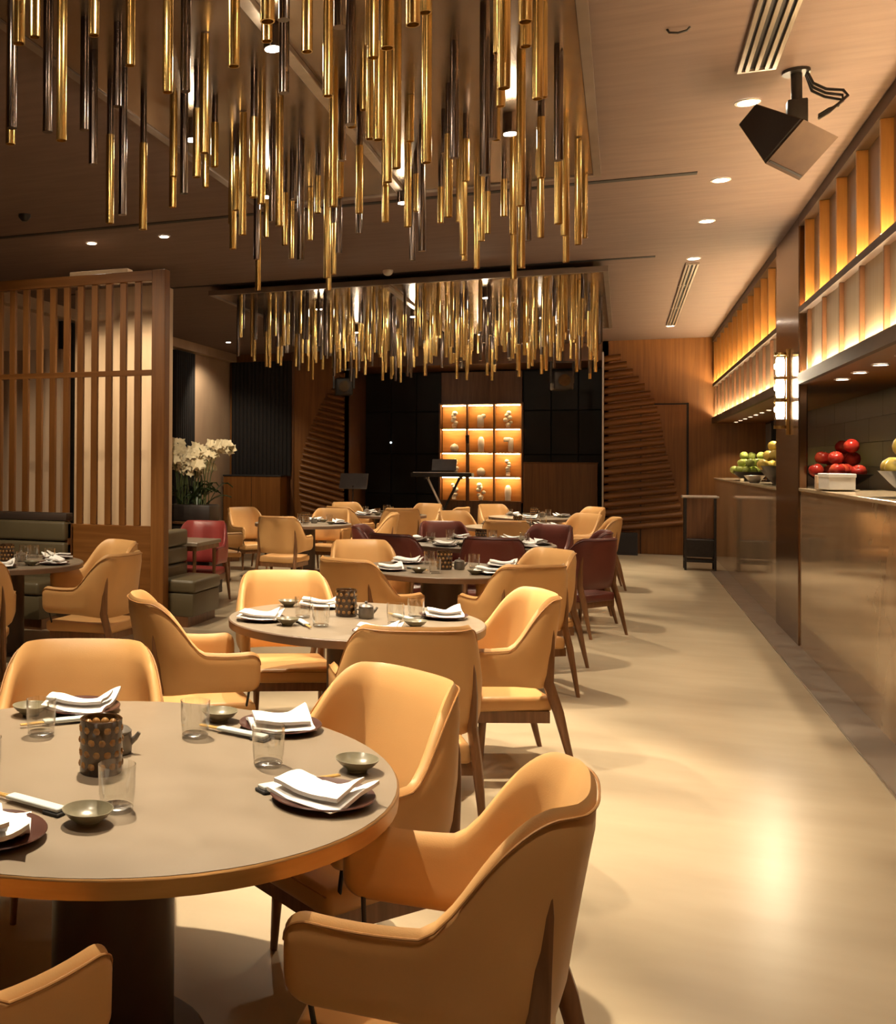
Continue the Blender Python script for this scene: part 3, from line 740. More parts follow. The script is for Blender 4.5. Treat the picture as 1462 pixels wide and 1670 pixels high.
# ================================================================== TABLEWARE
def plate_mesh():
    return MB().lathe([(0,.008),(.085,.009),(.118,.017),(.130,.021),(.132,.019),(.120,.013),(.085,.003),(.075,0),(0,0)], 40).mesh('plate', MT['plate'])
PLATE = plate_mesh()
def napkin_mesh(seed):
    r = random.Random(seed); mb = MB(); nx, ny = 13, 11
    ph = r.uniform(0, 6); sk = r.uniform(-.25, .25); fa = r.uniform(.6, 1.3)
    def top(u, v, lay):
        x = (u-.5)*.185*(1-.12*lay)+sk*(v-.5)*.10; y = (v-.5)*.165*(1-.10*lay)
        e = min(u, 1-u, v, 1-v)
        z = .012+.012*lay+.010*math.sin(fa*5*u+ph+2*v)*(.3+v)+.007*math.sin(7*v*fa-ph)+.010*(1-min(1, e/.18))*(-.3)
        z += .022*max(0, (u+v-1.45))*2.0 + .018*max(0, .45-u-v)*1.5
        return Vector((x, y, max(.006, z)))
    for lay in (0, 1):
        g = []
        for j in range(ny):
            row = []
            for i in range(nx):
                u, v = i/(nx-1), j/(ny-1)
                if lay: u2, v2 = u, v*.62+.02+.16*u
                else: u2, v2 = u, v
                row.append(mb.bm.verts.new(top(u2, v2, lay)+Vector((0,0,.006*lay))))
            g.append(row)
        lo = [[mb.bm.verts.new(Vector((q.co.x, q.co.y, max(.004, q.co.z-.008)))) for q in row] for row in g]
        for j in range(ny-1):
            for i in range(nx-1):
                mb.bm.faces.new((g[j][i], g[j][i+1], g[j+1][i+1], g[j+1][i]))
                mb.bm.faces.new((lo[j][i], lo[j+1][i], lo[j+1][i+1], lo[j][i+1]))
        bl = [(0,i) for i in range(nx)]+[(j,nx-1) for j in range(1,ny)]+[(ny-1,i) for i in range(nx-2,-1,-1)]+[(j,0) for j in range(ny-2,0,-1)]
        for a, b in zip(bl, bl[1:]+bl[:1]):
            mb.bm.faces.new((g[a[0]][a[1]], lo[a[0]][a[1]], lo[b[0]][b[1]], g[b[0]][b[1]]))
    return mb.mesh('napkin', MT['napkin'], True, 60)
NAPS = [napkin_mesh(s) for s in (3, 8, 14, 21)]
BOWL = MB().lathe([(0,0),(.026,0),(.027,.008),(.030,.011),(.046,.026),(.057,.043),(.0585,.046),(.056,.046),(.045,.030),(.030,.017),(0,.014)], 32).xform(Matrix.Diagonal((1.04,1.04,.78,1))).mesh('bowl', MT['bowl'])
def glass_thing(name='tumbler'):
    t = thing(name, 'x', 'glass', (0,0,-50))
    MB().lathe([(.041,.012),(.0445,.05),(.046,.112),(.0445,.1125),(.043,.05),(.0395,.014)], 36).obj('wall', MT['glass'], t)
    MB().lathe([(0,0),(.038,0),(.0405,.004),(.0405,.010),(.036,.013),(0,.011)], 36).obj('glass_foot', MT['glassbase'], t)
    return t
GLASS = glass_thing()
def chop_thing():
    t = thing('chopstick_set', 'x', 'chopsticks', (0,0,-50))
    MB().box(-.10, .075, -.0165, .0165, .009, .0185, .002, 1).obj('sleeve', MT['sleeve'], t, False)
    MB().box(-.105, -.055, -.022, .022, 0, .009, .002, 1).obj('rest', MT['darkmatte'], t, False)
    for s in (-.006, .006): MB().tube([(-.09, s, .0135), (.150, s*.6, .0105)], [.0040, .0030], 6).obj('chopstick', MT['chop'], t)
    return t
CHOP = chop_thing()
def candle_thing():
    t = thing('candle_holder', 'x', 'candle holder', (0,0,-50))
    MB().lathe([(0,0),(.056,0),(.058,.004),(.058,.145),(.055,.147),(.053,.145),(.053,.012),(0,.012)], 32).obj('glass_cup', MT['amber'], t)
    mb = MB()
    for r in range(4):
        for k in range(12):
            a = 2*PI*(k+.5*(r % 2))/12
            mb.ball((.0490*math.cos(a), .0490*math.sin(a), .026+r*.032), .0135, (1,1,1), 8, 6)
    d = mb.obj('amber_dots', MT['amberdot'], t)
    MB().lathe([(0,.012),(.034,.012),(.034,.065),(0,.063)], 20).obj('candle', MT['wax'], t)
    return t
CANDLE = candle_thing()
def jar_thing():
    t = thing('sauce_pot', 'x', 'sauce pot', (0,0,-50))
    MB().lathe([(0,0),(.036,0),(.041,.006),(.042,.03),(.040,.058),(.036,.062),(0,.062)], 28).obj('body', MT['pewter'], t)
    MB().lathe([(0,.062),(.040,.062),(.041,.066),(.030,.076),(.010,.081),(0,.082)], 28).lathe([(0,.08),(.006,.081),(.009,.088),(.005,.094),(0,.095)], 14).obj('lid', MT['pewter'], t)
    MB().tube([(.036,0,.032),(.052,0,.045),(.062,0,.060)], [.011,.008,.006], 10).obj('spout', MT['pewter'], t)
    MB().tube([(-.040,0,.050),(-.058,0,.048),(-.060,0,.028),(-.041,0,.020)], .0045, 8).obj('handle', MT['pewter'], t)
    return t
JAR = jar_thing()
TG = dict(plate='brown dinner plates', napkin='folded white napkins', bowl='small olive sauce bowls', tumbler='clear water tumblers', chop='chopstick sets', candle='brown glass candle holders', jar='pewter sauce pots')
def put_plate(p, where, z=ZT, rz=0, nap=0, nrz=None, scale=1):
    o = link('plate', PLATE, None, (p[0], p[1], z), rz); o.scale = (scale,)*3
    tag(o, 'dark plum brown plate '+where, 'plate', TG['plate'])
    n = link('napkin', NAPS[nap % 4], None, (p[0], p[1], z+.009*scale), nrz if nrz is not None else rz); n.scale = (1.12*scale, 1.12*scale, 1.25)
    tag(n, 'white folded napkin on the plate '+where, 'napkin', TG['napkin'])
def put_bowl(p, where, z=ZT): tag(link('bowl', BOWL, None, (p[0], p[1], z), 0), 'small olive glazed bowl '+where, 'bowl', TG['bowl'])
def put_glass(p, where, z=ZT): dup(GLASS, (p[0], p[1], z), 0, 'clear tumbler '+where, TG['tumbler'])
def put_chop(a, b, where, z=ZT):
    m = ((a[0]+b[0])/2, (a[1]+b[1])/2)
    dup(CHOP, (m[0], m[1], z), math.atan2(b[1]-a[1], b[0]-a[0]), 'chopsticks in a pale sleeve '+where, TG['chop'])
def put_candle(p, where, z=ZT): dup(CANDLE, (p[0], p[1], z), 0, 'brown dotted glass candle holder '+where, TG['candle'])
def put_jar(p, where, rz=0, z=ZT): dup(JAR, (p[0], p[1], z), rz, 'lidded pewter sauce pot '+where, TG['jar'])
# nearest table, item by item
put_plate((-.69, 2.51), 'on the nearest table facing the aisle', nap=0, nrz=R(-25))
put_plate((-1.00, 3.13), 'on the nearest table before the lit seat back', nap=1, nrz=R(35))
put_plate((-1.69, 3.08), 'on the nearest table before the broad chair back', nap=2, nrz=R(8))
put_plate((-1.31, 1.96), 'on the nearest table, cut by the picture edge', nap=3, nrz=R(-60))
put_bowl((-.67, 2.79), 'by the aisle rim of the nearest table'); put_bowl((-1.21, 3.14), 'beside the far glass on the nearest table')
put_bowl((-1.15, 2.13), 'before the candle on the nearest table'); put_bowl((-1.81, 2.95), 'behind the wall side tumbler on the nearest table')
put_glass((-1.65, 2.75), 'with bowl behind it at the wall side of the nearest table'); put_glass((-1.21, 2.93), 'beside the bowl at the far rim of the nearest table')
put_glass((-.91, 2.74), 'behind the aisle chopsticks on the nearest table'); put_glass((-1.13, 2.24), 'standing before the candle on the nearest table')
put_glass((-1.56, 2.31), 'at the very picture edge on the nearest table')
put_candle((-1.31, 2.50), 'on the nearest table'); put_jar((-1.35, 2.68), 'behind the candle on the nearest table', R(20))
put_chop((-.96, 2.96), (-1.22, 3.03), 'beside the far aisle plate of the nearest table'); put_chop((-.88, 2.47), (-.70, 2.70), 'beside the aisle plate of the nearest table')
put_chop((-1.54, 3.02), (-1.76, 2.79), 'before the broad chair back on the nearest table'); put_chop((-1.22, 2.15), (-1.44, 2.20), 'beside the cut plate of the nearest table')
# second table
put_plate((-1.78, 5.22), 'at the wall side of the second table', nap=1, nrz=R(10)); put_plate((-1.62, 5.83), 'before the pale lit chair on the second table', nap=2, nrz=R(5))
put_plate((-.90, 5.72), 'at the aisle side of the second table', nap=3, nrz=R(20)); put_plate((-1.10, 5.02), 'behind the plain chair back on the second table', nap=0)
put_bowl((-1.60, 5.12), 'in front on the second table'); put_bowl((-1.80, 5.78), 'behind the tumblers on the second table')
put_glass((-1.60, 5.40), 'standing behind another on the second table'); put_glass((-1.43, 5.15), 'foremost on the second table')
put_glass((-1.09, 5.37), 'right of the sauce pot on the second table'); put_glass((-1.03, 5.62), 'before the aisle plate on the second table')
put_candle((-1.40, 5.56), 'on the second table'); put_jar((-1.28, 5.52), 'on the second table', R(30))
put_chop((-1.02, 5.50), (-1.18, 5.68), 'beside the aisle plate of the second table'); put_chop((-1.60, 5.28), (-1.46, 5.05), 'beside the front bowl of the second table')
t = thing('tray', 'small dark tray before the sauce pot on the second table', 'tray', (-1.17, 5.20, ZT), .3)
MB().box(-.05, .05, -.03, .03, 0, .010, .004, 2).obj('body', MT['darkmatte'], t)
put_bowl((-.98, 5.33), 'at the aisle rim of the second table')
# third table
put_plate((-1.68, 8.05), 'at the near wall side of the third table', nap=0, nrz=.3); put_plate((-1.66, 8.66), 'before the facing chair on the third table', nap=1)
put_plate((-.92, 8.12), 'at the near aisle side of the third table', nap=2, nrz=-.2); put_plate((-.90, 8.72), 'at the far aisle side of the third table', nap=3)
put_bowl((-1.44, 7.96), 'in front on the third table'); put_glass((-1.32, 7.98), 'foremost on the third table'); put_glass((-1.10, 8.52), 'behind the sauce pot on the third table')
put_glass((-1.47, 8.62), 'behind the candle on the third table'); put_candle((-1.30, 8.30), 'on the third table'); put_jar((-1.19, 8.34), 'on the third table')
put_bowl((-1.03, 8.03), 'near the aisle on the third table')
put_chop((-1.58, 8.25), (-1.42, 8.1), 'beside the wall plate of the third table')
# generic laid tables
def lay(T, r, seats, name, candle=True):
    for i, (f, w_) in enumerate(seats):
        d = Vector(f).normalized(); c = Vector(T)-d*(r-.17); s = Vector((d.y, -d.x))
        put_plate(c, 'at the %s of the %s' % (w_, name), nap=i, nrz=math.atan2(d.y, d.x)-PI/2)
        g = c+d*.14+s*.16; put_glass(g, 'at the %s of the %s' % (w_, name))
        b = c+d*.10-s*.17; put_bowl(b, 'at the %s of the %s' % (w_, name))
    if candle:
        put_candle((T[0]+.03, T[1]), 'on the '+name); put_jar((T[0]+.15, T[1]+.03), 'on the '+name)
lay(T4, .78, [((.40,.92),'near wall side'), ((-.15,.99),'near middle'), ((-.82,.57),'near aisle corner'), ((-.99,-.1),'aisle side'), ((-.5,-.87),'far aisle side'), ((.42,-.91),'far wall side'), ((.99,.05),'wall end')], 'burgundy chair table')
lay(T5, .66, [((-.99,-.1),'aisle end'), ((-.7,-.71),'far aisle side'), ((0,1),'near side'), ((.72,-.69),'far wall side')], 'fifth table')
lay(T6, .66, [((.65,-.76),'wall side'), ((-.85,-.52),'aisle side'), ((0,1),'near side')], 'display shelf table')
lay(TM, .66, [((.66,-.75),'far wall side'), ((-.45,-.89),'far stage side'), ((-.35,.94),'near side'), ((.5,.87),'near wall side'), ((-.98,.2),'aisle side')], 'carved wall table')
lay(TN, .66, [((.05,1),'near side'), ((.72,.69),'near wall side'), ((-.05,-1),'far side'), ((-.98,-.2),'aisle side')], 'orchid table')
lay(TL, .66, [((-1,.05),'aisle side'), ((-.55,-.83),'far aisle side'), ((-.5,.87),'near side')], 'banquette table')
put_glass((-4.75, 7.62), 'at the banquette side of the banquette table'); put_glass((-4.95, 7.0), 'at the near wall side of the banquette table')
for P_ in (GLASS, CHOP, CANDLE, JAR):
    for c in list(P_.children): bpy.data.objects.remove(c)
    bpy.data.objects.remove(P_)

# ================================================================== STAGE FURNITURE
sx0, sx1, sz0, sz1, sy = -3.41, -1.84, .83, 2.76, YB+1.32
t = thing('display_shelf', 'back lit oak display shelf of twelve cells behind the keyboard', 'shelf', (0, 0, 0))
cw, chh = (sx1-sx0)/3, (sz1-sz0)/4
MB().box(sx0-.03, sx0, sy-.02, sy+.22, sz0-.03, sz1+.03).box(sx1, sx1+.03, sy-.02, sy+.22, sz0-.03, sz1+.03).box(sx0, sx1, sy-.02, sy+.22, sz1, sz1+.03).box(sx0, sx1, sy-.02, sy+.22, sz0-.03, sz0).obj('frame', MT['wooddk'], t, False)
for i in (1, 2): MB().box(sx0+cw*i-.014, sx0+cw*i+.014, sy-.01, sy+.20, sz0, sz1).obj('divider', MT['wooddk'], t, False)
for i in range(3):
    for j in range(4):
        x0, x1, z0, z1 = sx0+cw*i+.014, sx0+cw*(i+1)-.014, sz0+chh*j, sz0+chh*(j+1)
        MB().box(x0, x1, sy+.19, sy+.21, z0, z1).obj('back_panel', MT['honey'], t, False)
        if j: MB().box(x0, x1, sy-.01, sy+.19, z0-.012, z0+.012).obj('shelf_board', MT['honey'], t, False)
        MB().box(x0+.02, x1-.02, sy+.02, sy+.05, z1-.030, z1-.016).obj('led_strip', MT['ledshelf'], t, False)
def sculpt(kind, seed):
    mb = MB(); r = random.Random(seed)
    if kind == 'egg': mb.lathe([(0,0),(.05,.004),(.085,.05),(.085,.10),(.06,.145),(0,.17)], 20)
    elif kind == 'pillar': mb.lathe([(0,0),(.06,0),(.055,.05),(.065,.16),(.06,.25),(.035,.30),(0,.31)], 18)
    elif kind == 'arch': mb.box(-.075,.055,-.04,.04,0,.26,.03,3).box(.0,.09,-.04,.04,.19,.28,.03,3)
    elif kind == 'seven': mb.box(.0,.10,-.04,.04,0,.28,.025,3).box(-.09,.06,-.04,.04,.20,.29,.025,3)
    else:
        x = 0; z = .03
        mb.box(-.04,.04,-.04,.04,0,.04,.01,2)
        for k in range(6):
            mb.ball((x, 0, z+.03), r.uniform(.040,.058), (1,.9,.85), 10, 7); x = r.uniform(-.055,.055); z += .048
    return mb.mesh('sculpture', MT['alab'], True, 50)
kinds = [['knot','arch','knot'],['egg','pillar','seven'],['knot','egg','knot'],['knot','knot','pillar']]
words = {'egg':'egg shaped','pillar':'tall oval','arch':'arch shaped','seven':'hooked','knot':'knotted'}
rown = ['top row','second row','third row','bottom row']; coln = ['first','middle','last']
for j in range(4):
    for i in range(3):
        o = link('sculpture', sculpt(kinds[j][i], j*7+i), None, (sx0+cw*(i+.5), sy+.10, sz0+chh*(3-j)+.0125))
        tag(o, 'small white %s sculpture in the %s cell of the shelf, %s' % (words[kinds[j][i]], coln[i], rown[j]), 'sculpture', 'white sculptures on the display shelf')
t = thing('low_wall_unit', 'low oak panel unit beside the lit display shelf', 'cabinet', (-1.11, YB+1.18, .10))
MB().box(-.67, .67, -.12, .12, 0, 1.49, .006, 1).obj('body', MT['wood'], t, False)
MB().box(-.68, .68, -.13, .13, 1.49, 1.51, .004, 1).obj('top', MT['woodh'], t, False)
# keyboard on X stand
t = thing('keyboard_stand', 'black X frame stand carrying the keyboard', 'stand', (-3.0, 19.0, 0))
MB().tube([(-.32,-.12,0),(.30,-.12,1.30)], .022, 8).obj('leg', MT['blackmetal'], t); MB().tube([(.32,.12,0),(-.30,.12,1.30)], .022, 8).obj('leg', MT['steel'], t)
MB().tube([(-.30,-.2,1.31),(-.30,.2,1.31)], .02, 8).tube([(.30,-.2,1.31),(.30,.2,1.31)], .02, 8).obj('arm', MT['blackmetal'], t)
MB().tube([(-.32,-.25,.02),(-.32,.25,.02)], .02, 8).tube([(.32,-.25,.02),(.32,.25,.02)], .02, 8).obj('foot', MT['blackmetal'], t)
t = thing('keyboard', 'electric keyboard lying on the X frame stand', 'keyboard', (-3.02, 19.0, 1.332))
MB().box(-.54, .54, -.16, .16, 0, .075, .01, 2).obj('body', MT['blackmetal'], t, False)
for k in range(26): MB().box(-.50+k*.0385, -.50+k*.0385+.036, -.155, -.01, .075, .085).obj('white_key', MT['keyw'], t, False)
MB().box(-.25, .25, .02, .14, .075, .10, .004, 1).obj('control_panel', MT['darkmatte'], t, False)
t = thing('laptop', 'dark laptop standing open on the keyboard', 'laptop', (-3.02, 19.08, 1.434), 0)
MB().box(-.22, .22, -.05, .10, 0, .014).obj('base', MT['darkmatte'], t, False)
MB().hexa([(-.22,.10,.014),(.22,.10,.014),(.22,.115,.014),(-.22,.115,.014),(-.22,.18,.22),(.22,.18,.22),(.22,.195,.22),(-.22,.195,.22)]).obj('lid', MT['screen'], t, False)
t = thing('microphone_stand', 'dark upright microphone stand before the display shelf', 'stand', (-2.64, 19.5, 0))
MB().lathe([(0,0),(.14,0),(.14,.02),(.03,.035),(0,.035)], 24).obj('base', MT['blackmetal'], t)
MB().tube([(0,0,.03),(0,0,1.95)], .032, 10).obj('pole', MT['wooddk'], t); MB().tube([(0,0,1.95),(.0,-.03,2.1)], [.03,.035], 10).obj('microphone', MT['blackmetal'], t)
t = thing('music_stand', 'grey music stand before the carved wall', 'stand', (-4.62, 18.8, 0))
for k in range(3): MB().tube([(0,0,.35),(.28*math.cos(k*2.1), .28*math.sin(k*2.1), .01)], .012, 8).obj('leg', MT['blackmetal'], t)
MB().tube([(0,0,.3),(0,0,1.15)], .013, 8).obj('pole', MT['blackmetal'], t)
MB().hexa([(-.26,-.02,1.10),(.26,-.02,1.10),(.26,.0,1.09),(-.26,.0,1.09),(-.26,.12,1.38),(.26,.12,1.38),(.26,.14,1.37),(-.26,.14,1.37)]).obj('desk', MT['screen'], t, False)
t = thing('floor_monitor', 'low dark monitor box on the floor before the carved wall', 'loudspeaker', (.06, 19.62, 0))
MB().hexa([(-.18,-.15,0),(.18,-.15,0),(.18,.15,0),(-.18,.15,0),(-.18,-.05,.38),(.18,-.05,.38),(.18,.15,.38),(-.18,.15,.38)]).obj('cabinet', MT['blackmetal'], t, False)
MB().hexa([(-.16,-.150,.03),(.16,-.150,.03),(.16,-.13,.03),(-.16,-.13,.03),(-.16,-.068,.35),(.16,-.068,.35),(.16,-.05,.35),(-.16,-.05,.35)]).obj('grille', MT['mesh'], t, False)
o = MB().ball((0,0,0), .02).obj('indicator_lamp', MT['indicator']); o.location = (-4.45, YB+1.46, 2.0); tag(o, 'tiny white indicator light on the dark stage panel', 'light')
# stage light heads hung above the stage mouth
for (x, y, z, lab) in ((-4.75, 18.6, 3.0, 'black stage light hanging before the carved wall, chandelier pipes across it'), (-.95, 18.4, 3.0, 'black stage light hanging before the stage, aisle side')):
    t = thing('stage_light', lab, 'stage light', (x, y, z), .3, 'stage lights')
    MB().box(-.16, .16, -.14, .16, -.18, .14, .03, 3).obj('body', MT['blackmetal'], t)
    MB().lathe([(0,0),(.10,0),(.10,.02),(0,.02)], 20).xform(Matrix.Translation((0,-.155,-.02)) @ Matrix.Rotation(PI/2, 4, 'X')).obj('lens', MT['amber'], t)
    MB().box(-.20, -.17, -.03, .03, -.05, .30).box(.17, .20, -.03, .03, -.05, .30).box(-.20, .20, -.03, .03, .28, .31).obj('yoke', MT['blackmetal'], t, False)
    MB().tube([(0,0,.30),(0,0,ZC-z)], .02, 8).obj('hanger', MT['blackmetal'], t)

# ================================================================== COUNTER DRESSING
def apple_mesh(m):
    mb = MB(); mb.mi = 0
    mb.lathe([(0,.010),(.015,.003),(.030,.004),(.043,.025),(.045,.042),(.038,.066),(.024,.078),(.010,.074),(0,.066)], 16)
    mb.mi = 1; mb.tube([(0,0,.066),(.003,0,.088)], .0016, 5)
    return mb.mesh('apple', [m, MT['stem']], True, 60)
def tray_bowl(loc, label, L, W, H, rz=0):
    t = thing('fruit_bowl', label, 'bowl', loc, rz, 'black fruit bowls')
    mb = MB(); n = 28; prof = [(.30,0),(.34,.0),(.72,.55),(1.0,1.0),(1.02,1.0),(.97,.97),(.68,.58),(.30,.12)]
    rings = []
    for r, z in prof:
        rings.append([mb.bm.verts.new((L/2*r*math.copysign(abs(math.cos(a))**.7, math.cos(a)), W/2*r*math.copysign(abs(math.sin(a))**.7, math.sin(a)), H*z)) for a in [2*PI*k/n for k in range(n)]])
    for a, b in zip(rings, rings[1:]):
        for k in range(n): mb.bm.faces.new((a[k], a[(k+1)%n], b[(k+1)%n], b[k]))
    mb.bm.faces.new(rings[0]); mb.bm.faces.new(rings[-1])
    mb.obj('bowl_body', MT['blackbowl'], t, True, 50)
    return t
NUM = 'first second third fourth fifth sixth seventh eighth ninth tenth eleventh twelfth thirteenth fourteenth fifteenth sixteenth seventeenth eighteenth nineteenth twentieth'.split()
def pile(loc, L, W, H, me, counts, what, cat, group, name, seed, s=1.0):
    # layers of fruit; each is named by its place counted from the camera end of the heap
    r = random.Random(seed)
    for li, q in enumerate(counts):
        pts = []; sh = 1-.24*li; tr = 0
        while len(pts) < q and tr < 9000:
            tr += 1
            a, b = r.uniform(-.5,.5), r.uniform(-.5,.5)
            if (a*2)**2+(b*2)**2 > .95: continue
            p = (a*L*.90*sh, b*W*.90*sh)
            if all((p[0]-c[0])**2+(p[1]-c[1])**2 > (.094*s)**2 for c in pts): pts.append(p)
        pts.sort(key=lambda p: p[1])
        for i, p in enumerate(pts):
            o = link(name, me, None, (loc[0]+p[0], loc[1]+p[1], loc[2]+H*.84+li*.082*s))
            o.rotation_euler = (r.uniform(-.6,.6), r.uniform(-.6,.6), r.uniform(0,6)); o.scale = (s,)*3
            tag(o, '%s, %s from the camera end, %s layer' % (what, NUM[i], ('bottom','middle','top')[li]), cat, group)
zc1, zc2 = 1.392, 1.36
AG, AR, AY_ = apple_mesh(MT['apple_g']), apple_mesh(MT['apple_r']), apple_mesh(MT['apple_y'])
tray_bowl((1.70, 16.7, zc2), 'long black bowl heaped with green apples on the far counter', .50, 1.9, .13)
pile((1.70, 16.7, zc2), .50, 1.9, .13, AG, (17, 10, 3), 'green apple in the long black bowl', 'apple', 'green apples', 'green_apple', 5, 1.25)
tray_bowl((1.70, 13.6, zc2), 'deep black bowl of yellow fruit beside the bronze column', .50, 1.3, .22)
pile((1.70, 13.6, zc2), .50, 1.3, .22, AY_, (9, 6, 3), 'yellow fruit beside the column', 'fruit', 'yellow fruit', 'yellow_fruit', 9, 1.35)
tray_bowl((1.72, 10.42, zc1), 'black bowl of red apples on the near counter', .42, 1.30, .13)
pile((1.72, 10.42, zc1), .42, 1.30, .13, AR, (10, 6, 2), 'glossy red apple', 'apple', 'red apples', 'red_apple', 4, 1.3)
tray_bowl((1.70, 7.62, zc1), 'black bowl of golden fruit cut by the picture edge', .42, .70, .17)
pile((1.70, 7.62, zc1), .42, .70, .17, AY_, (4, 1), 'large golden fruit', 'fruit', 'golden fruit', 'golden_fruit', 12, 1.5)
t = thing('card_box', 'white card box on a saucer beside the red apples', 'box', (1.545, 9.42, zc1+.012), .05)
MB().box(-.09, .09, -.17, .17, 0, .115, .004, 1).obj('box_body', MT['whitecard'], t, False)
MB().box(-.095, .095, -.175, .175, .095, .125, .004, 1).obj('box_lid', MT['whitecard'], t, False)
o = MB().lathe([(0,0),(.10,0),(.16,.008),(.20,.012),(.19,.010),(.10,.004),(0,.004)], 32).obj('saucer', MT['countertop']); o.location = (1.545, 9.42, zc1); o.scale = (.75,1,.95); tag(o, 'pale saucer under the white card box', 'saucer')
t = thing('name_block', 'small blond wood block before the red apples', 'block', (1.49, 9.68, zc1))
MB().box(-.05, .05, -.045, .045, 0, .12, .004, 1).obj('body', MT['pier'], t, False)
t = thing('sauce_bowl', 'steel bowl between the green apples and the yellow fruit', 'bowl', (1.53, 14.75, zc2))
MB().lathe([(0,0),(.05,0),(.06,.01),(.12,.09),(.125,.095),(.115,.09),(.055,.015),(0,.012)], 28).obj('bowl_body', MT['steel'], t)
t = thing('glass_votive', 'small lit glass votive under the green apples', 'candle holder', (1.50, 15.9, zc2))
MB().lathe([(0,0),(.03,0),(.034,.06),(.031,.06),(.028,.006),(0,.006)], 20).obj('cup', MT['glass'], t); MB().lathe([(0,.006),(.024,.006),(.024,.04),(0,.042)], 16).obj('candle', MT['wax'], t)
t = thing('wall_monitor', 'grey monitor on the far kitchen wall above the fruit', 'monitor', (2.2, 19.0, 1.98))
MB().box(-.03, .04, -.36, .36, -.30, .30, .006, 1).obj('case', MT['darkmatte'], t, False); MB().box(-.034, -.03, -.33, .33, -.27, .27).obj('display', MT['screen'], t, False)

# trolley at the end of the counter
t = thing('service_trolley', 'black framed service trolley at the far end of the aisle', 'trolley', (1.07, 17.34, 0))
for sx_ in (-.20, .20):
    for sy_ in (-.16, .16): MB().box(sx_-.016, sx_+.016, sy_-.016, sy_+.016, 0, 1.09).obj('leg', MT['blackmetal'], t, False)
MB().tube([(-.24,-.18,1.10),(.24,-.18,1.10),(.24,.18,1.10),(-.24,.18,1.10),(-.24,-.18,1.10)], .018, 8).obj('top_rail', MT['steel'], t)
MB().box(-.19, .19, -.15, .15, .20, .46, .006, 1).obj('box_shelf', MT['blackmetal'], t, False)
MB().box(-.21, .21, -.17, .17, .12, .16).obj('lower_shelf', MT['blackmetal'], t, False)
MB().box(-.2, .2, .14, .15, .46, 1.09).obj('back_panel', MT['wooddk'], t, False)

# sconce on the bronze column
t = thing('wall_sconce', 'glowing tubular wall sconce on the bronze column', 'wall lamp', (1.345, 10.95, 1.93))
MB().box(.045, .077, -.022, .022, -.06, .74, .004, 1).obj('back_plate', MT['brass'], t, False)
MB().tube([(0,0,.02),(0,0,.68)], .050, 20, False).obj('glass_tube', MT['frost'], t)
for z0 in (.10, .30, .50): MB().lathe([(0,z0-.01),(.030,z0-.01),(.036,z0+.02),(.036,z0+.13),(.030,z0+.16),(0,z0+.16)], 18).obj('bulb', MT['bulb'], t)
for z0 in (.0, .245, .455, .68): MB().lathe([(.048,z0),(.054,z0),(.054,z0+.025),(.048,z0+.025)], 20, close=True).obj('ring', MT['brass'], t)
MB().tube([(0,0,.01),(.06,0,.01)], .012, 8).tube([(0,0,.69),(.06,0,.69)], .012, 8).obj('arm', MT['brass'], t)
for z in (.18, .38, .58):
    l = bpy.data.lights.new('sconce_lamp', 'POINT'); l.energy = 14; l.color = (1,.82,.56); l.shadow_soft_size = .04
    o = bpy.data.objects.new('sconce_lamp', l); COL.objects.link(o); o.location = (1.345-.06, 10.95, 1.93+z)

# hanging loudspeaker over the aisle
Bc = Vector((.7145, 6.40, 3.243)); u, v, w_ = Vector((.1755,.1145,-.0797)), Vector((.1643,-.1239,.1837)), Vector((-.0936,.3802,.3402))
t = thing('hanging_loudspeaker', 'black loudspeaker hanging tilted from the ceiling over the aisle', 'loudspeaker', Bc)
Z = Vector((0,0,0)); k = .50
MB().hexa([Z, u, u+w_, w_, v, u+v, u+v*k+w_, v*k+w_]).obj('cabinet', MT['spk'], t, False)
un = u.normalized(); e = .010
MB().hexa([v*.03+w_*.03-un*e, v*.03+w_*.03-un*.001, v*.03+w_*.97-un*.001, v*.03+w_*.97-un*e, v*.97+w_*.03-un*e, v*.97+w_*.03-un*.001, v*k*.96+w_*.97-un*.001, v*k*.96+w_*.97-un*e]).obj('grille', MT['mesh'], t, False)
wn = w_.normalized()
MB().hexa([q-wn*.006 for q in (v*.06+u*.03, v*.06+u*.97, v*.10+u*.97, v*.10+u*.03)] + [q-wn*.001 for q in (v*.06+u*.03, v*.06+u*.97, v*.10+u*.97, v*.10+u*.03)]).obj('trim_strip', MT['blackmetal'], t, False)
c = u*.5+v*.78+w_*.5
top = Vector((c.x, c.y+.02, ZC-Bc.z))
MB().box(c.x-.05, c.x+.05, c.y-.04, c.y+.04, c.z-.04, c.z+.10, .008, 2).obj('bracket_block', MT['blackmetal'], t)
MB().tube([c+Vector((0,0,.02)), top], .028, 10).obj('bracket_pole', MT['blackmetal'], t)
MB().lathe([(0,0),(.07,0),(.07,-.018),(0,-.02)], 20, top).obj('ceiling_plate', MT['blackmetal'], t)
for k2 in range(3):
    a = u*(.75+.08*k2)+v*1.0+w_*(.35+.08*k2)
    p0 = top+Vector((.05,.02*k2,-.01)); p5 = a
    MB().tube([p0, p0+Vector((.03,0,-.07-.015*k2)), p0+Vector((.09,-.01,-.115-.015*k2)), p0+Vector((.17,-.02,-.135-.02*k2)), p0+Vector((.19-.02*k2,-.03,-.17-.02*k2)), a+Vector((.05,0,.03)), a], .008, 6).obj('cable', MT['blackmetal'], t)

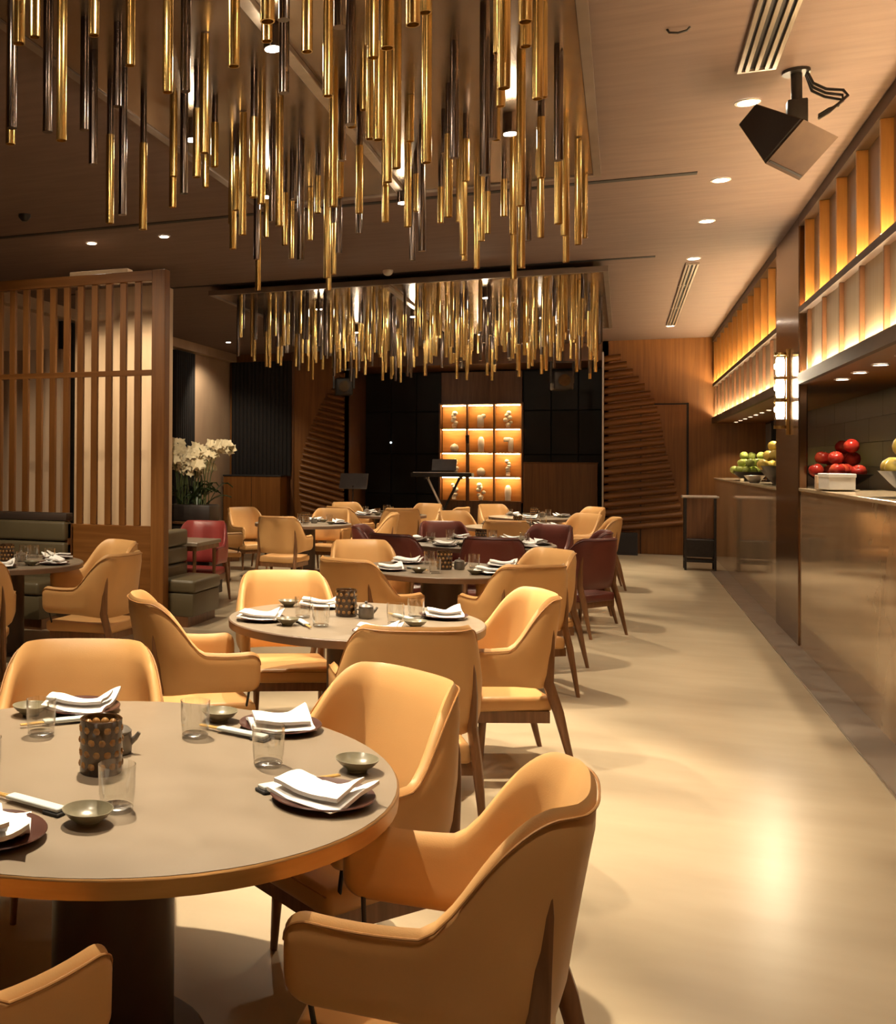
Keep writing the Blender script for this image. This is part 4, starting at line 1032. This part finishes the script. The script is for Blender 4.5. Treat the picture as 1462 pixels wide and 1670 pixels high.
# ================================================================== ORCHIDS
t = thing('planter_stand', 'dark tall stand carrying the white orchids', 'stand', (-4.80, 11.52, 0))
MB().box(-.30, .30, -.22, .22, 0, .84, .006, 1).obj('body', MT['pot'], t, False); MB().box(-.32, .32, -.24, .24, .84, .87, .004, 1).obj('top', MT['wooddk'], t, False)
t = thing('potted_orchids', 'big bunch of cream white orchids in a dark pot beyond the screen', 'plant', (-4.80, 11.52, .87))
MB().box(-.28, .28, -.17, .17, 0, .20, .02, 2).obj('pot', MT['pot'], t)
r = random.Random(5)
for k in range(22):
    a = r.uniform(0, 2*PI); L = r.uniform(.22, .42); x0, y0 = r.uniform(-.2,.2), r.uniform(-.1,.1); up = r.uniform(.12,.30); wd = r.uniform(.025,.04)
    mb = MB(); d = Vector((math.cos(a), math.sin(a)*.7, 0)); s_ = Vector((-d.y, d.x, 0)).normalized(); rows = []
    for i in range(6):
        f = i/5; c = Vector((x0, y0, .18))+d*L*f+Vector((0,0, up*math.sin(f*2.2))); ww = wd*math.sin(PI*min(.97, f*.86+.12))
        rows.append([mb.bm.verts.new(c-s_*ww+Vector((0,0,.012))), mb.bm.verts.new(c-Vector((0,0,.004))), mb.bm.verts.new(c+s_*ww+Vector((0,0,.012)))])
    for p, q in zip(rows, rows[1:]):
        for i in range(2): mb.bm.faces.new((p[i], p[i+1], q[i+1], q[i]))
    mb.obj('leaf', MT['leaf'], t)
def flower(mb, c, n, s):
    n = n.normalized(); a = n.cross(Vector((0,0,1))); a = a.normalized() if a.length > .01 else Vector((1,0,0)); b = n.cross(a)
    for k in range(5):
        th = 2*PI*k/5+.3; d = a*math.cos(th)+b*math.sin(th); e = n.cross(d); L = s*(1.0 if k % 2 else 1.15)
        v = [mb.bm.verts.new(q) for q in (c, c+d*L*.5+e*L*.36+n*L*.12, c+d*L+n*L*.02, c+d*L*.5-e*L*.36+n*L*.12)]
        mb._mark([mb.bm.faces.new(v)])
for k in range(30):
    x0, y0 = r.uniform(-.18,.18), r.uniform(-.09,.09); a = r.uniform(0, 2*PI); reach = r.uniform(.08,.46); h = r.uniform(.48,.78)
    d = Vector((math.cos(a), math.sin(a)*.6, 0)); pts = []
    for i in range(9):
        f = i/8; pts.append(Vector((x0, y0, .18))+d*reach*(f**1.8)+Vector((0,0,h*math.sin(f*1.95)/math.sin(1.57))))
    sp_ = MB(); sp_.tube(pts, .006, 5); stem = sp_.obj('flower_stem', MT['stem'], t)
    fl = MB()
    for i in range(10):
        f = .50+.5*i/9; j = min(7, int(f*8)); q = pts[j].lerp(pts[j+1], f*8-j)
        flower(fl, q+Vector((r.uniform(-.05,.05), r.uniform(-.05,.05), r.uniform(-.03,.03))), Vector((r.uniform(-.6,1), r.uniform(-1.4,-.3), r.uniform(-.2,.5))), r.uniform(.052,.070))
    fl.obj('blossoms', MT['petal'], stem)
